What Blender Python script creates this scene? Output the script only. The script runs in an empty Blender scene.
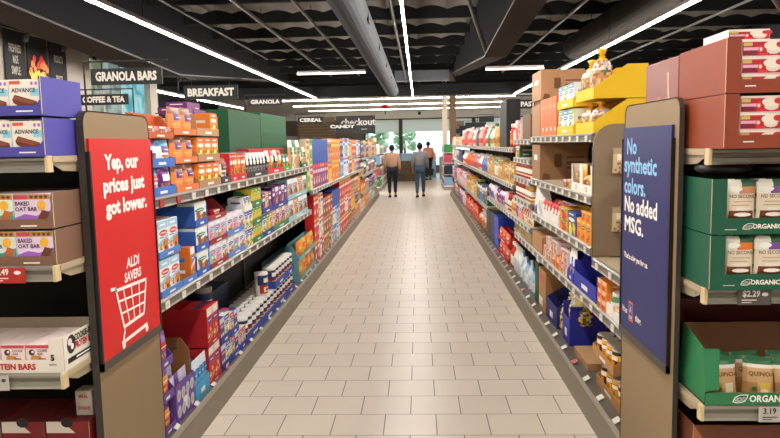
import bpy, bmesh, math, random
from mathutils import Vector, Matrix
PI = math.pi
sc = bpy.context.scene
COL = sc.collection
rnd = random.Random(7)

# ------------------------------------------------------------------ camera maths (surveyed from the floor tiles)
FPX, PITCH, YAW, ROLL, EYE = 689.6, 0.10842, 0.04357, -0.02034, 1.639
cp, sp, cy_, sy_ = math.cos(PITCH), math.sin(PITCH), math.cos(YAW), math.sin(YAW)
FWD = Vector((-sy_*cp, cy_*cp, -sp)); RT0 = Vector((cy_, sy_, 0)); UP0 = RT0.cross(FWD)
cr, sr = math.cos(ROLL), math.sin(ROLL)
RT = RT0*cr + UP0*sr; UP = UP0*cr - RT0*sr
CAM = Vector((0, 0, EYE))
def onx(px, py, X):
    d = FWD + RT*((px-390)/FPX) - UP*((py-219)/FPX)
    return CAM + d*((X-CAM.x)/d.x)
def ony(px, py, Y):
    d = FWD + RT*((px-390)/FPX) - UP*((py-219)/FPX)
    return CAM + d*((Y-CAM.y)/d.y)
def shelf_y(px, X, z):
    """distance down the aisle of a mark seen at column px on the shelf edge (X, z)"""
    lo, hi = 1.5, 60.0
    for _ in range(40):
        m = (lo+hi)/2; d = Vector((X, m, z))-CAM; x = 390+FPX*d.dot(RT)/d.dot(FWD)
        if (x < px) == (X < 0): lo = m
        else: hi = m
    return (lo+hi)/2

# ------------------------------------------------------------------ materials
def lin(h):
    h = h.lstrip('#'); v = [int(h[i:i+2], 16)/255 for i in (0, 2, 4)]
    return tuple(c/12.92 if c <= .04045 else ((c+.055)/1.055)**2.4 for c in v)
MATS = {}
def M(h, rough=.45, metal=0.0, noise=0.0, key=None, spec=.4):
    k = key or (h, rough, metal, noise, spec)
    if k in MATS: return MATS[k]
    m = bpy.data.materials.new('mat_'+str(len(MATS))); m.use_nodes = True
    nt = m.node_tree; b = nt.nodes['Principled BSDF']; c = lin(h)
    b.inputs['Base Color'].default_value = (*c, 1); b.inputs['Roughness'].default_value = rough
    b.inputs['Metallic'].default_value = metal; b.inputs['Specular IOR Level'].default_value = spec
    if noise:
        tc = nt.nodes.new('ShaderNodeTexCoord'); n = nt.nodes.new('ShaderNodeTexNoise'); n.inputs['Scale'].default_value = 9
        n.inputs['Detail'].default_value = 4
        r = nt.nodes.new('ShaderNodeMapRange'); r.inputs['To Min'].default_value = 1-noise; r.inputs['To Max'].default_value = 1+noise
        mx = nt.nodes.new('ShaderNodeVectorMath'); mx.operation = 'SCALE'; mx.inputs[0].default_value = c
        nt.links.new(tc.outputs['Object'], n.inputs['Vector']); nt.links.new(n.outputs['Fac'], r.inputs['Value'])
        nt.links.new(r.outputs['Result'], mx.inputs['Scale']); nt.links.new(mx.outputs[0], b.inputs['Base Color'])
    MATS[k] = m; return m
def emis(h, s, key):
    if key in MATS: return MATS[key]
    m = bpy.data.materials.new(key); m.use_nodes = True; nt = m.node_tree; nt.nodes.clear()
    e = nt.nodes.new('ShaderNodeEmission'); e.inputs[0].default_value = (*lin(h), 1); e.inputs[1].default_value = s
    o = nt.nodes.new('ShaderNodeOutputMaterial'); nt.links.new(e.outputs[0], o.inputs[0]); MATS[key] = m; return m

# ------------------------------------------------------------------ mesh builder
class MB:
    def __init__(s): s.v = []; s.f = []; s.m = []; s.ms = []; s.sm = []
    def mi(s, m):
        if isinstance(m, str): m = M(m)
        if m not in s.ms: s.ms.append(m)
        return s.ms.index(m)
    def add(s, vs, fs, m, smooth=False):
        b = len(s.v); s.v += [tuple(v) for v in vs]; i = s.mi(m)
        for f in fs: s.f.append(tuple(b+k for k in f)); s.m.append(i); s.sm.append(smooth)
        return s
    def box(s, x0, x1, y0, y1, z0, z1, m):
        vs = [(x, y, z) for z in (z0, z1) for y in (y0, y1) for x in (x0, x1)]
        return s.add(vs, [(0,2,3,1),(4,5,7,6),(0,1,5,4),(2,6,7,3),(0,4,6,2),(1,3,7,5)], m)
    def bbox(s, x0, x1, y0, y1, z0, z1, m, b=.003):
        """box with bevelled vertical and top edges"""
        def ring(i, z):
            a0, a1, c0, c1 = x0+i, x1-i, y0+i, y1-i; k = b
            return [(a0+k,c0,z),(a1-k,c0,z),(a1,c0+k,z),(a1,c1-k,z),(a1-k,c1,z),(a0+k,c1,z),(a0,c1-k,z),(a0,c0+k,z)]
        vs = ring(0, z0)+ring(0, z1-b)+ring(b*.6, z1)
        fs = [tuple(range(7, -1, -1)), tuple(range(16, 24))]
        for r in (0, 8): fs += [(r+i, r+(i+1) % 8, r+8+(i+1) % 8, r+8+i) for i in range(8)]
        return s.add(vs, fs, m)
    def poly(s, pts, m): return s.add(pts, [tuple(range(len(pts)))], m)
    def prism(s, pts, axis, a, b, m):
        """polygon pts (2D) extruded along axis from a to b"""
        def P(p, t):
            return {'x': (t, p[0], p[1]), 'y': (p[0], t, p[1]), 'z': (p[0], p[1], t)}[axis]
        n = len(pts); vs = [P(p, a) for p in pts]+[P(p, b) for p in pts]
        fs = [tuple(range(n)), tuple(range(2*n-1, n-1, -1))]+[(i, i+n, (i+1) % n+n, (i+1) % n) for i in range(n)]
        return s.add(vs, fs, m)
    def lathe(s, prof, m, cx=0, cy=0, n=16, cap=True, smooth=True):
        vs = []; fs = []
        for r, z in prof: vs += [(cx+r*math.cos(2*PI*i/n), cy+r*math.sin(2*PI*i/n), z) for i in range(n)]
        for k in range(len(prof)-1):
            fs += [(k*n+i, k*n+(i+1) % n, (k+1)*n+(i+1) % n, (k+1)*n+i) for i in range(n)]
        s.add(vs, fs, m, smooth)
        if cap:
            k = len(prof)-1
            s.add([vs[i] for i in range(n)][::-1], [tuple(range(n))], m); s.add(vs[k*n:], [tuple(range(n))], m)
        return s
    def tube(s, p, q, r, m, n=8, smooth=True):
        p = Vector(p); q = Vector(q); d = (q-p).normalized(); a = d.orthogonal().normalized(); b = d.cross(a)
        vs = [tuple(o+a*(r*math.cos(2*PI*i/n))+b*(r*math.sin(2*PI*i/n))) for o in (p, q) for i in range(n)]
        s.add(vs, [(i, (i+1) % n, (i+1) % n+n, i+n) for i in range(n)], m, smooth)
        s.add(vs[:n][::-1], [tuple(range(n))], m); s.add(vs[n:], [tuple(range(n))], m); return s
    def ell(s, cx, cz, rx, rz, y, m, n=10, jag=0.0, rr=None):
        pts = []
        for i in range(n):
            k = 1+(rr.uniform(-jag, jag) if jag else 0)
            pts.append((cx+rx*k*math.cos(2*PI*i/n), y, cz+rz*k*math.sin(2*PI*i/n)))
        return s.add(pts, [tuple(range(n))], m)
    def rect(s, x0, x1, z0, z1, y, m): return s.add([(x0,y,z0),(x1,y,z0),(x1,y,z1),(x0,y,z1)], [(0,1,2,3)], m)
    def ball(s, c, r, m, n=12, k=8, sc_=(1,1,1), jag=0, rr=None):
        vs = []; fs = []
        for j in range(k+1):
            t = PI*j/k
            for i in range(n):
                q = r*(1+(rr.uniform(-jag, jag) if jag and 0 < j < k else 0)); a = 2*PI*i/n
                vs.append((c[0]+q*math.sin(t)*math.cos(a)*sc_[0], c[1]+q*math.sin(t)*math.sin(a)*sc_[1], c[2]+q*math.cos(t)*sc_[2]))
        for j in range(k): fs += [(j*n+i, (j+1)*n+i, (j+1)*n+(i+1) % n, j*n+(i+1) % n) for i in range(n)]
        return s.add(vs, fs, m, True)
    def text(s, body, size, cx, cz, y, m, align='CENTER', xs=1.0, bold=.0, shear=0, fit=None):
        """flat lettering on a face that looks towards -Y"""
        key = (body, align)
        cu = bpy.data.curves.new('t', 'FONT'); cu.body = body; cu.size = 1; cu.align_x = align; cu.align_y = 'CENTER'; cu.offset = bold*1.5
        cu.resolution_u = 2; cu.space_character = 1.0
        o = bpy.data.objects.new('t', cu); me = bpy.data.meshes.new_from_object(o)
        if fit and len(me.vertices):
            xx = [v.co.x for v in me.vertices]; xs = fit/((max(xx)-min(xx))*size)
        vs = [(cx+(v.co.x+shear*v.co.y)*size*xs, y, cz+v.co.y*size) for v in me.vertices]
        fs = [tuple(p.vertices) for p in me.polygons]
        bpy.data.objects.remove(o); bpy.data.curves.remove(cu); bpy.data.meshes.remove(me)
        if vs: s.add(vs, fs, m)
        return s
    def mesh(s, name):
        me = bpy.data.meshes.new(name); me.from_pydata(s.v, [], s.f)
        for m in s.ms: me.materials.append(m)
        me.polygons.foreach_set('material_index', s.m); me.polygons.foreach_set('use_smooth', s.sm)
        me.update(); return me
    def xf(s, mat):
        s.v = [tuple(mat @ Vector(v)) for v in s.v]; return s
LABELS = {}
def tag(o, label=None, cat=None, group=None, kind=None):
    if label:
        o['label'] = label
        if cat: LABELS.setdefault(label, []).append(o.name)
    if cat: o['category'] = cat
    if group: o['group'] = group
    if kind: o['kind'] = kind
    return o
def link(name, me, parent=None, loc=None, rot=0):
    o = bpy.data.objects.new(name, me); COL.objects.link(o)
    if parent: o.parent = parent
    if loc is not None: o.location = loc
    if rot: o.rotation_euler.z = rot
    return o
def thing(name, loc, label, cat, group=None, rot=0):
    return tag(link(name, None, None, loc, rot), label, cat, group)
def struct(name, mb, label, cat='wall'):
    return tag(link(name, mb.mesh(name)), label, cat, None, 'structure')
ONES = 'zeroth first second third fourth fifth sixth seventh eighth ninth tenth eleventh twelfth thirteenth fourteenth fifteenth sixteenth seventeenth eighteenth nineteenth'.split()
def ordw(n):
    if n < 20: return ONES[n]
    t = {2: 'twent', 3: 'thirt', 4: 'fort', 5: 'fift', 6: 'sixt', 7: 'sevent', 8: 'eight', 9: 'ninet'}[n//10 % 10]
    return t+'ieth' if n % 10 == 0 else t+'y-'+ONES[n % 10]

# ------------------------------------------------------------------ products; every one is modelled facing -Y, base centre-front at the origin
PROTO = {}
def art(mb, w, h, a, y, r, fine=True, z0=0.0):
    """printed front: band, brand spot, food picture, text dashes"""
    base, band, spot, food, st = a
    if st == 'window': return
    if st == 'plain':
        mb.rect(-w*.36, w*.3, z0+h*.72, z0+h*.8, y, band)
        if fine: mb.rect(-w*.36, w*.05, z0+h*.58, z0+h*.63, y, band); mb.rect(w*.12, w*.38, z0+h*.12, z0+h*.22, y, spot)
        return
    if st == 'cereal':
        mb.rect(-w*.44, w*.44, z0+h*.83, z0+h*.95, y, spot)
        mb.rect(-w*.40, w*.40, z0+h*.6, z0+h*.74, y, band)
        mb.ell(0, z0+h*.26, w*.28, h*.11, y, '#efe6d2', 12)
        for i in range(6 if fine else 3): mb.ell(r.uniform(-.26, .26)*w, z0+h*r.uniform(.2, .44), w*.12, w*.10, y-.0006, food, 7, .2, r)
        return
    mb.rect(-w*.5+.001, w*.5-.001, z0+h*.78, z0+h-.001, y, band)
    if st == 'diag': mb.add([(-w*.5, y-.0003, z0+h*.30), (w*.5, y-.0003, z0+h*.52), (w*.5, y-.0003, z0+h*.62), (-w*.5, y-.0003, z0+h*.40)], [(0,1,2,3)], band)
    mb.ell(r.uniform(-.06, .06)*w, z0+h*.66, w*.40, h*.085, y-.0006, spot, 12)
    if fine:
        mb.rect(-w*.27, w*.25, z0+h*.645, z0+h*.675, y-.0012, '#f4f1ea'); mb.rect(-w*.30, w*.22, z0+h*.86, z0+h*.91, y-.0008, '#f7f4ee')
        mb.rect(-w*.38, w*.02, z0+h*.53, z0+h*.555, y-.0008, '#4a3c34'); mb.rect(-w*.45, -w*.2, z0+h*.04, z0+h*.12, y-.0008, band)
    f = [int(food[i:i+2], 16) for i in (1, 3, 5)]; dkf = '#%02x%02x%02x' % tuple(int(v*.62) for v in f); lgf = '#%02x%02x%02x' % tuple(min(255, int(v*1.2+25)) for v in f)
    for i in range(12 if fine else 3):
        mb.ell(r.uniform(-.32, .34)*w, z0+h*r.uniform(.12, .44), w*r.uniform(.09, .17), w*r.uniform(.07, .13), y-.0009-.0002*i, (food, dkf, lgf, food)[i % 4], 7, .25, r)
def seed_of(*k): return random.Random(str(k))
def p_carton(w, h, d, a, fine, v):
    r = seed_of('c', a, v); mb = MB(); mb.bbox(-w/2, w/2, 0, d, 0, h, a[0], min(.002, w*.03))
    art(mb, w, h, a, -.0008, r, fine)
    if fine:   # printed sides and top
        for sx in (-1, 1):
            x = sx*(w/2+.0006); mb.add([(x, d*.2, h*.55), (x, d*.8, h*.55), (x, d*.8, h*.68), (x, d*.2, h*.68)], [(0,1,2,3)], a[2])
            mb.add([(x, d*.2, h*.2), (x, d*.6, h*.2), (x, d*.6, h*.3), (x, d*.2, h*.3)], [(0,1,2,3)], a[1])
        mb.add([(-w*.35, d*.3, h+.0006), (w*.35, d*.3, h+.0006), (w*.35, d*.6, h+.0006), (-w*.35, d*.6, h+.0006)], [(0,1,2,3)], a[2])
    return ('carton', mb.mesh('carton'), [])
def pillow(mb, w, h, d, m, nx=8, nz=9, top=None, crimp=.9):
    def P(u, v, sgn):
        x = (u-.5)*w*(1-.08*math.sin(PI*v)*0); pz = v*h
        pf = (max(0, math.sin(PI*min(1, max(0, u)))))**.5 * (max(0, math.sin(PI*min(1, .08+v*.92))))**.5
        x *= 1-.07*math.sin(PI*v)
        return (x, d/2+sgn*d/2*pf, pz)
    for sgn in (-1, 1):
        vs = [P(i/nx, j/nz, sgn) for j in range(nz+1) for i in range(nx+1)]
        for j in range(nz):
            for i in range(nx):
                a = j*(nx+1)+i; f = (a, a+1, a+nx+2, a+nx+1)
                mm = m((i+.5)/nx, (j+.5)/nz, sgn) if callable(m) else m
                mb.add([vs[k] for k in f], [(0,1,2,3)], mm, True)
def p_pouch(w, h, d, a, fine, v):
    r = seed_of('p', a, v); base, band, spot, food, st = a
    foods = {(r.randrange(1, 9), r.randrange(1, 4)) for _ in range(12)}
    def m(u, vv, sg):
        if sg > 0: return base
        if vv > .9: return M(band, .3)
        if vv > .74: return M(band, .35)
        if .5 < vv < .72 and .22 < u < .78: return M(spot, .35)
        if vv < .42 and (int(u*10), int(vv*10)) in foods: return M(food, .4)
        if vv < .42 and .25 < u < .75 and (int(u*10)+int(vv*12)) % 2: return M(food, .4)
        return M(base, .35)
    mb = MB(); n = 10 if fine else 6; pillow(mb, w, h, d, m, n, 12 if fine else 7)
    if fine:
        mb.rect(-w*.2, w*.2, h*.6, h*.63, -.0015, '#f6f3ec')
    me = mb.mesh('pouch'); bm = bmesh.new(); bm.from_mesh(me); bmesh.ops.remove_doubles(bm, verts=bm.verts, dist=.0004); bm.to_mesh(me); bm.free()
    return ('snack_pouch', me, [])
def p_jar(w, h, d, a, fine, v):
    R = w/2*.94; base, band, spot, food, st = a; g = MB()
    g.lathe([(R*.9, 0), (R, h*.05), (R, h*.68), (R*.8, h*.8), (R*.78, h*.84)], M(base, .15), 0, w/2, 14 if fine else 8)
    if not fine:
        g.lathe([(R*.86, h*.84), (R*.86, h)], M(spot, .4), 0, w/2, 8)
        g.lathe([(R*1.02, h*.15), (R*1.02, h*.6)], M(band, .5), 0, w/2, 8, cap=False)
        return ('jar', g.mesh('jar'), [])
    l = MB().lathe([(R*.86, h*.84), (R*.88, h*.86), (R*.88, h*.99), (R*.84, h)], M(spot, .4), 0, w/2, 14)
    b = MB().lathe([(R*1.01, h*.15), (R*1.01, h*.62)], M(band, .5), 0, w/2, 14, cap=False)
    b.lathe([(R*1.02, h*.22), (R*1.02, h*.34)], M(food, .5), 0, w/2, 14, cap=False)
    return ('jar', None, [('glass_body', g.mesh('jar_body'), []), ('lid', l.mesh('jar_lid'), []), ('paper_label', b.mesh('jar_label'), [])])
def p_can(w, h, d, a, fine, v):
    R = w/2*.95; base, band, spot, food, st = a
    g = MB().lathe([(R*.96, 0), (R, h*.02), (R, h*.98), (R*.97, h), (R*.93, h*.985)], M('#c9c4b8', .35, .3), 0, w/2, 18)
    b = MB().lathe([(R*1.01, h*.05), (R*1.01, h*.95)], M(base, .4), 0, w/2, 18, cap=False)
    b.lathe([(R*1.02, h*.55), (R*1.02, h*.8)], M(band, .4), 0, w/2, 18, cap=False)
    n = 18; vs = []
    for k, (z0, z1, q, c) in enumerate(((.15, .5, 1.03, food), (.58, .76, 1.03, spot))):
        for i0 in (9, 10, 11, 12, 13, 14, 15, 16, 17) if k == 0 else (11, 12, 13, 14, 15):
            a0, a1 = 2*PI*i0/n, 2*PI*(i0+1)/n
            if k == 0 and i0 % 3 == 0: continue
            b.add([(R*q*math.cos(a0), w/2+R*q*math.sin(a0), h*z0), (R*q*math.cos(a1), w/2+R*q*math.sin(a1), h*z0), (R*q*math.cos(a1), w/2+R*q*math.sin(a1), h*z1), (R*q*math.cos(a0), w/2+R*q*math.sin(a0), h*z1)], [(0,1,2,3)], M(c, .4))
    return ('food_can', None, [('tin_body', g.mesh('can_body'), []), ('paper_label', b.mesh('can_label'), [])])
def p_canister(w, h, d, a, fine, v):
    R = w/2*.95; base, band, spot, food, st = a; n = 20
    g = MB().lathe([(R, 0), (R, h*.9)], M(base, .45), 0, w/2, n)
    l = MB().lathe([(R*1.04, h*.9), (R*1.05, h*.92), (R*1.05, h*.985), (R*1.0, h)], M(spot, .4), 0, w/2, n)
    b = MB()
    def patch(i0, i1, z0, z1, q, c):
        for i in range(i0, i1):
            a0, a1 = 2*PI*i/n, 2*PI*(i+1)/n
            b.add([(R*q*math.cos(t), w/2+R*q*math.sin(t), h*z) for t, z in ((a0, z0), (a1, z0), (a1, z1), (a0, z1))], [(0,1,2,3)], M(c, .45))
    patch(9, 19, .45, .88, 1.008, band); patch(10, 18, .08, .45, 1.008, food); patch(12, 16, .14, .36, 1.014, '#f1e2c4'); patch(12, 16, .56, .76, 1.014, '#f6f4ee')
    patch(13, 15, .2, .3, 1.02, '#8c4a22')
    return ('oat_canister', None, [('cardboard_tube', g.mesh('canister_tube'), []), ('lid', l.mesh('canister_lid'), []), ('paper_label', b.mesh('canister_label'), [])])
def p_bottle(w, h, d, a, fine, v):
    R = w/2*.9; base, band, spot, food, st = a; n = 14 if fine else 8
    pr = [(R*.85, 0), (R, h*.04), (R, h*.55), (R*.75, h*.68), (R*.35, h*.8), (R*.32, h*.88)]
    if not fine:
        g = MB().lathe(pr, M(base, .3), 0, w/2, n); g.lathe([(R*.42, h*.88), (R*.42, h)], M(spot, .4), 0, w/2, n); g.lathe([(R*1.03, h*.15), (R*1.03, h*.4)], M(food, .5), 0, w/2, n, cap=False)
        return ('bottle', g.mesh('bottle'), [])
    return ('bottle', None, [('bottle_body', MB().lathe(pr, M(base, .25), 0, w/2, n).mesh('bottle_body'), []),
        ('cap', MB().lathe([(R*.42, h*.87), (R*.42, h)], M(spot, .4), 0, w/2, n).mesh('bottle_cap'), []),
        ('paper_label', MB().lathe([(R*1.02, h*.12), (R*1.02, h*.5)], M(band, .5), 0, w/2, n, cap=False).mesh('bottle_label'), [])])
def p_bag(w, h, d, a, fine, v):
    """tied see-through bag bulging with its contents"""
    r = seed_of('b', a, v); base, band, spot, food, st = a; mb = MB()
    n = 18; vs = []; prof = [(.0, 0), (.42, 0), (.5, .08), (.52, .2), (.52, .32), (.5, .44), (.47, .55), (.42, .64), (.33, .72), (.2, .79), (.08, .83), (.06, .85), (.15, .9), (.2, .98), (.1, 1.0), (.0, .95)]
    n = 26; prof = [q for a_, b_ in zip(prof[:-1], prof[1:]) for q in (a_, ((a_[0]+b_[0])/2, (a_[1]+b_[1])/2))]+prof[-1:]
    for q, z in prof:
        for i in range(n):
            j = 1+r.uniform(-.08, .08); t = 2*PI*i/n
            vs.append((w*q*j*math.cos(t), d/2+d*q*j*math.sin(t), h*z))
    cols = [food, base, '#a8733a', '#55652c', '#c29a62']
    for L in range(len(prof)-1):
        for i in range(n):
            f = (L*n+i, L*n+(i+1) % n, (L+1)*n+(i+1) % n, (L+1)*n+i)
            c = cols[r.randrange(5)] if L < 12 else (r.choice(['#b9b4a6', '#a39d8c', '#c9c5b8', food]) if L < 17 else band)
            mb.add([vs[q] for q in f], [(0,1,2,3)], M(c, .25), True)
    tie = MB().lathe([(w*.08, h*.83), (w*.11, h*.84), (w*.08, h*.855)], M(spot, .4), 0, d/2, 10)
    lab = MB().ell(0, h*.32, w*.26, h*.15, -.004, M('#2f6b3a'), 12)
    me = mb.mesh('bag'); bm = bmesh.new(); bm.from_mesh(me); bmesh.ops.remove_doubles(bm, verts=bm.verts, dist=.0004); bm.to_mesh(me); bm.free()
    return ('pasta_bag', None, [('bag_body', me, []), ('tie', tie.mesh('bag_tie'), [])])
KINDS = {'carton': p_carton, 'pouch': p_pouch, 'jar': p_jar, 'can': p_can, 'canister': p_canister, 'bottle': p_bottle, 'bag': p_bag}
CATS = {'carton': 'box', 'pouch': 'pouch', 'jar': 'jar', 'can': 'can', 'canister': 'canister', 'bottle': 'bottle', 'bag': 'bag'}
def proto(kind, w, h, d, a, fine, v=0):
    k = (kind, round(w, 3), round(h, 3), round(d, 3), a, fine, v)
    if k not in PROTO: PROTO[k] = KINDS[kind](w, h, d, a, fine, v)
    return PROTO[k]
def inst(spec, loc, rot, label, cat, group, name=None):
    nm, me, ch = spec
    o = link(name or nm, me, None, loc, rot); tag(o, label, cat, group)
    for c in ch:
        q = link(c[0], c[1], o)
        for g in c[2]: link(g[0], g[1], q)
    return o
COUNT = {}
def where_label(desc, where, force=False):
    """ordinal along the aisle keeps look-alikes apart"""
    k = (desc, where); COUNT[k] = COUNT.get(k, 0)+1
    return k, COUNT[k]
PENDING = []
def sort_of(desc):
    for k in ('cereal', 'granola', 'macaroni', 'pasta', 'toaster', 'breakfast', 'oat cluster', 'fruit snack', 'snack bar', 'pastry'):
        if k in desc: return k.replace(' ', '_')+'_box', k+' box'
    if 'oat clusters' in desc: return 'oat_cluster_box', 'cluster box'
    if 'snack' in desc: return 'snack_box', 'snack box'
    return 'product_box', 'box'
def put(kind, side, X, y, dep, z, w, h, d, a, desc, where, fine=True, v=0, spec=None, rot=0, name=None, cat=None, grp=None):
    s = spec or proto(kind, w, h, d, a, fine, v)
    R = {'L': PI/2, 'R': -PI/2, 'E': 0}[side]
    loc = {'L': (X-dep, y, z), 'R': (X+dep, y, z), 'E': (X, y+dep, z)}[side]
    o = inst(s, loc, R+rot, None, None, None, name or (None if kind != 'carton' else sort_of(desc)[0]))
    PENDING.append((o, desc, where, cat or (sort_of(desc)[1] if kind == 'carton' else CATS.get(kind, kind)), grp, (z, y, X)))
    return o

# open display cases (shelf-ready cardboard): front lip, side walls, higher back
def case_mesh(w, h, d, c, lip, side='slope', inner=None, t=.004, back=None):
    inner = inner or c; back = back or h; mb = MB(); mc = M(c, .6, 0, .04)
    mb.box(-w/2, w/2, 0, d, 0, t, mc)
    mb.box(-w/2, w/2, 0, t, t, lip, mc)
    if side == 'slope': pf = [(t, t), (d, t), (d, h), (d*.62, h), (t, lip)]
    elif side == 'full': pf = [(t, t), (d, t), (d, h), (t, h)]
    else: pf = [(t, t), (d, t), (d, lip), (t, lip)]
    for x in (-w/2, w/2-t): mb.prism(pf, 'x', x, x+t, mc)
    if side != 'low':
        mb.box(-w/2+t, w/2-t, d-t, d, t, back, M(inner, .6, 0, .04))
    else: mb.box(-w/2+t, w/2-t, d-t, d, t, lip, mc)
    return mb
def case(side, X, y, z, w, h, d, c, lip, desc, where, style='slope', inner=None, mark=True, dep=0, back=None, deco=None, grp=None):
    key = ('case', round(w, 3), h, d, c, lip, style, inner, mark, back, deco)
    if key not in PROTO:
        mb = case_mesh(w, h, d, c, lip, style, inner, back=back)
        if mark: mb.rect(-w*.14, w*.14, lip*.25, lip*.55, -.0008, M('#e9e6df'))
        if deco: deco(mb, w, lip)
        PROTO[key] = ('display_case', mb.mesh('case'), [])
    return put('case', side, X, y, dep, z, w, h, d, None, desc, where, spec=PROTO[key], cat='display case', grp=grp)

# one tier: an optional case across y0..y1 with n products standing in it
def tier(side, X, y0, y1, z, h, prods, case_col=None, lip=.045, cd=None, d=.12, kind='carton', where='', fine=True, cdesc=None, cstyle='slope',
         inner=None, ch=None, n=None, deep=1, dep=0, arts=None, desc='carton', mark=True, wmax=None, cback=None):
    W = abs(y1-y0); yc = (y0+y1)/2; n = n or len(prods); t = .006 if case_col else .001
    if case_col:
        cd = cd or d*deep+.02
        case(side, X, yc, z, W-.006, ch or h*.9, cd, case_col, lip, cdesc or 'display case', where, cstyle, inner, mark, dep, back=cback)
    iw = W-.006-2*t; pw = iw/n*.97; zz = z+(.0045 if case_col else .0005)
    for k in range(n):
        if prods[k % len(prods)] is None: continue
        ar, ds = prods[k % len(prods)]
        yy = yc-iw/2+iw/n*(k+.5)
        if side == 'E': pass
        for q in range(deep):
            dd = min(d, pw) if kind in ('jar', 'can', 'canister', 'bottle') else d
            w_ = min(pw, wmax) if wmax else pw
            if kind in ('jar', 'can', 'canister', 'bottle'): w_ = min(w_, d)
            if kind == 'pouch': dd = min(d, pw*.45, .06)
            o = put(kind, side, X, yy, dep+t+.002+q*(d+.004), zz, w_, h, dd, ar, ds, where, fine, (k*3+q) % 3)
    return z+h

# ------------------------------------------------------------------ room
XL, XR = -1.264, .964          # floor edges of the two shelving runs
YN, YE = 3.25, 21.9            # shelving starts / ends
def floor_mat():
    m = bpy.data.materials.new('floor_tile'); m.use_nodes = True; nt = m.node_tree; b = nt.nodes['Principled BSDF']
    g = nt.nodes.new('ShaderNodeNewGeometry'); ad = nt.nodes.new('ShaderNodeVectorMath'); ad.operation = 'ADD'
    ad.inputs[1].default_value = (1.141-.1524+.3048*40, -3.7427+.3048*60, 0)
    br = nt.nodes.new('ShaderNodeTexBrick'); br.inputs['Scale'].default_value = 1; br.inputs['Brick Width'].default_value = .3048
    br.inputs['Row Height'].default_value = .3048; br.inputs['Mortar Size'].default_value = .0032; br.inputs['Mortar Smooth'].default_value = .15
    br.inputs['Color1'].default_value = (*lin('#e2dac9'), 1); br.inputs['Color2'].default_value = (*lin('#dcd3c1'), 1); br.inputs['Mortar'].default_value = (*lin('#6e665a'), 1)
    n = nt.nodes.new('ShaderNodeTexNoise'); n.inputs['Scale'].default_value = 5; n.inputs['Detail'].default_value = 6
    r = nt.nodes.new('ShaderNodeMapRange'); r.inputs['To Min'].default_value = .93; r.inputs['To Max'].default_value = 1.05
    mx = nt.nodes.new('ShaderNodeVectorMath'); mx.operation = 'SCALE'
    nt.links.new(g.outputs['Position'], ad.inputs[0]); nt.links.new(ad.outputs[0], br.inputs['Vector']); nt.links.new(g.outputs['Position'], n.inputs['Vector'])
    nt.links.new(n.outputs['Fac'], r.inputs['Value']); nt.links.new(br.outputs['Color'], mx.inputs[0]); nt.links.new(r.outputs['Result'], mx.inputs['Scale'])
    nt.links.new(mx.outputs[0], b.inputs['Base Color'])
    r2 = nt.nodes.new('ShaderNodeMapRange'); r2.inputs['To Min'].default_value = .27; r2.inputs['To Max'].default_value = .42
    nt.links.new(n.outputs['Fac'], r2.inputs['Value']); nt.links.new(r2.outputs['Result'], b.inputs['Roughness'])
    bp = nt.nodes.new('ShaderNodeBump'); bp.inputs['Strength'].default_value = .25; bp.inputs['Distance'].default_value = .002; bp.invert = True
    nt.links.new(br.outputs['Fac'], bp.inputs['Height']); nt.links.new(bp.outputs[0], b.inputs['Normal'])
    return m
struct('floor', MB().box(-11, 9, -5, 38.2, -.1, 0, floor_mat()), 'beige square floor tiles laid in running bond', 'floor')
DK = M('#252527', .85, 0, .1, spec=.05)
# corrugated roof deck
mb = MB(); ZD = 4.66; nx = 200
vs = []; 
for i in range(nx+1):
    x = -11+20*i/nx; z = ZD-.04+.09*abs(math.sin(x*PI/.6))
    vs += [(x, -5, z), (x, 38.2, z)]
mb.add(vs, [(2*i, 2*i+1, 2*i+3, 2*i+2) for i in range(nx)], M('#6a655e', .8, 0, .1), True)
mb.box(-11, 9, -5, 38.2, ZD+.1, ZD+.2, DK)
struct('ceiling', mb, 'dark corrugated roof deck over the store', 'ceiling')
W_ = M('#2a2c30', .8)
struct('wall_right', MB().box(8.9, 9, -5, 38.2, 0, ZD+.1, W_), 'dark painted side wall', 'wall')
struct('wall_back', MB().box(-11, 9, -5.1, -5, 0, ZD+.1, M('#b9b4a8', .8)), 'plain wall behind the camera', 'wall')
struct('wall_left', MB().box(-11.1, -11, -5, 38.2, 0, ZD+.1, W_), 'dark far side wall', 'wall')
# perimeter wall with the banners, up to the pale corner
XW = -6.3
mb = MB(); mb.box(XW-.2, XW, -5, 13.25, 0, 3.9, M('#a39c90', .8)); mb.box(XW-.2, XW, 13.25, 16.1, 0, .9, M('#a39c90', .8)); mb.box(XW-.2, XW, 13.25, 16.1, 3.45, 3.9, M('#3a3a3a', .8))
mb.box(XW-.35, XW+.05, 16.1, 16.55, 0, 3.5, M('#a8a194', .8))
struct('wall_left_inner', mb, 'greige wall carrying the hanging banners')
# front wall: header above the shop window, sill below
WY = 38.0; ZH = 3.0; HD = M('#dcd7cc', .75)
mb = MB(); mb.box(-11, 9, WY, WY+.2, ZH, ZD+.1, HD); mb.box(-11, -3.0, WY, WY+.2, 0, ZH, M('#6d655a', .8)); mb.box(6.2, 9, WY, WY+.2, 0, ZH, HD); mb.box(-3.0, 6.2, WY, WY+.2, 0, .35, M('#77716a', .7))
struct('wall_front', mb, 'pale header wall over the shop window at the far end')
FR = M('#3a3a3c', .5)
GL = bpy.data.materials.new('glass'); GL.use_nodes = True; nt = GL.node_tree; nt.nodes.clear()
tr = nt.nodes.new('ShaderNodeBsdfTransparent'); tr.inputs[0].default_value = (.93, .97, .97, 1); gg = nt.nodes.new('ShaderNodeBsdfGlossy'); gg.inputs['Roughness'].default_value = .02
mxs = nt.nodes.new('ShaderNodeMixShader'); mxs.inputs[0].default_value = .06; oo = nt.nodes.new('ShaderNodeOutputMaterial')
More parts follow.
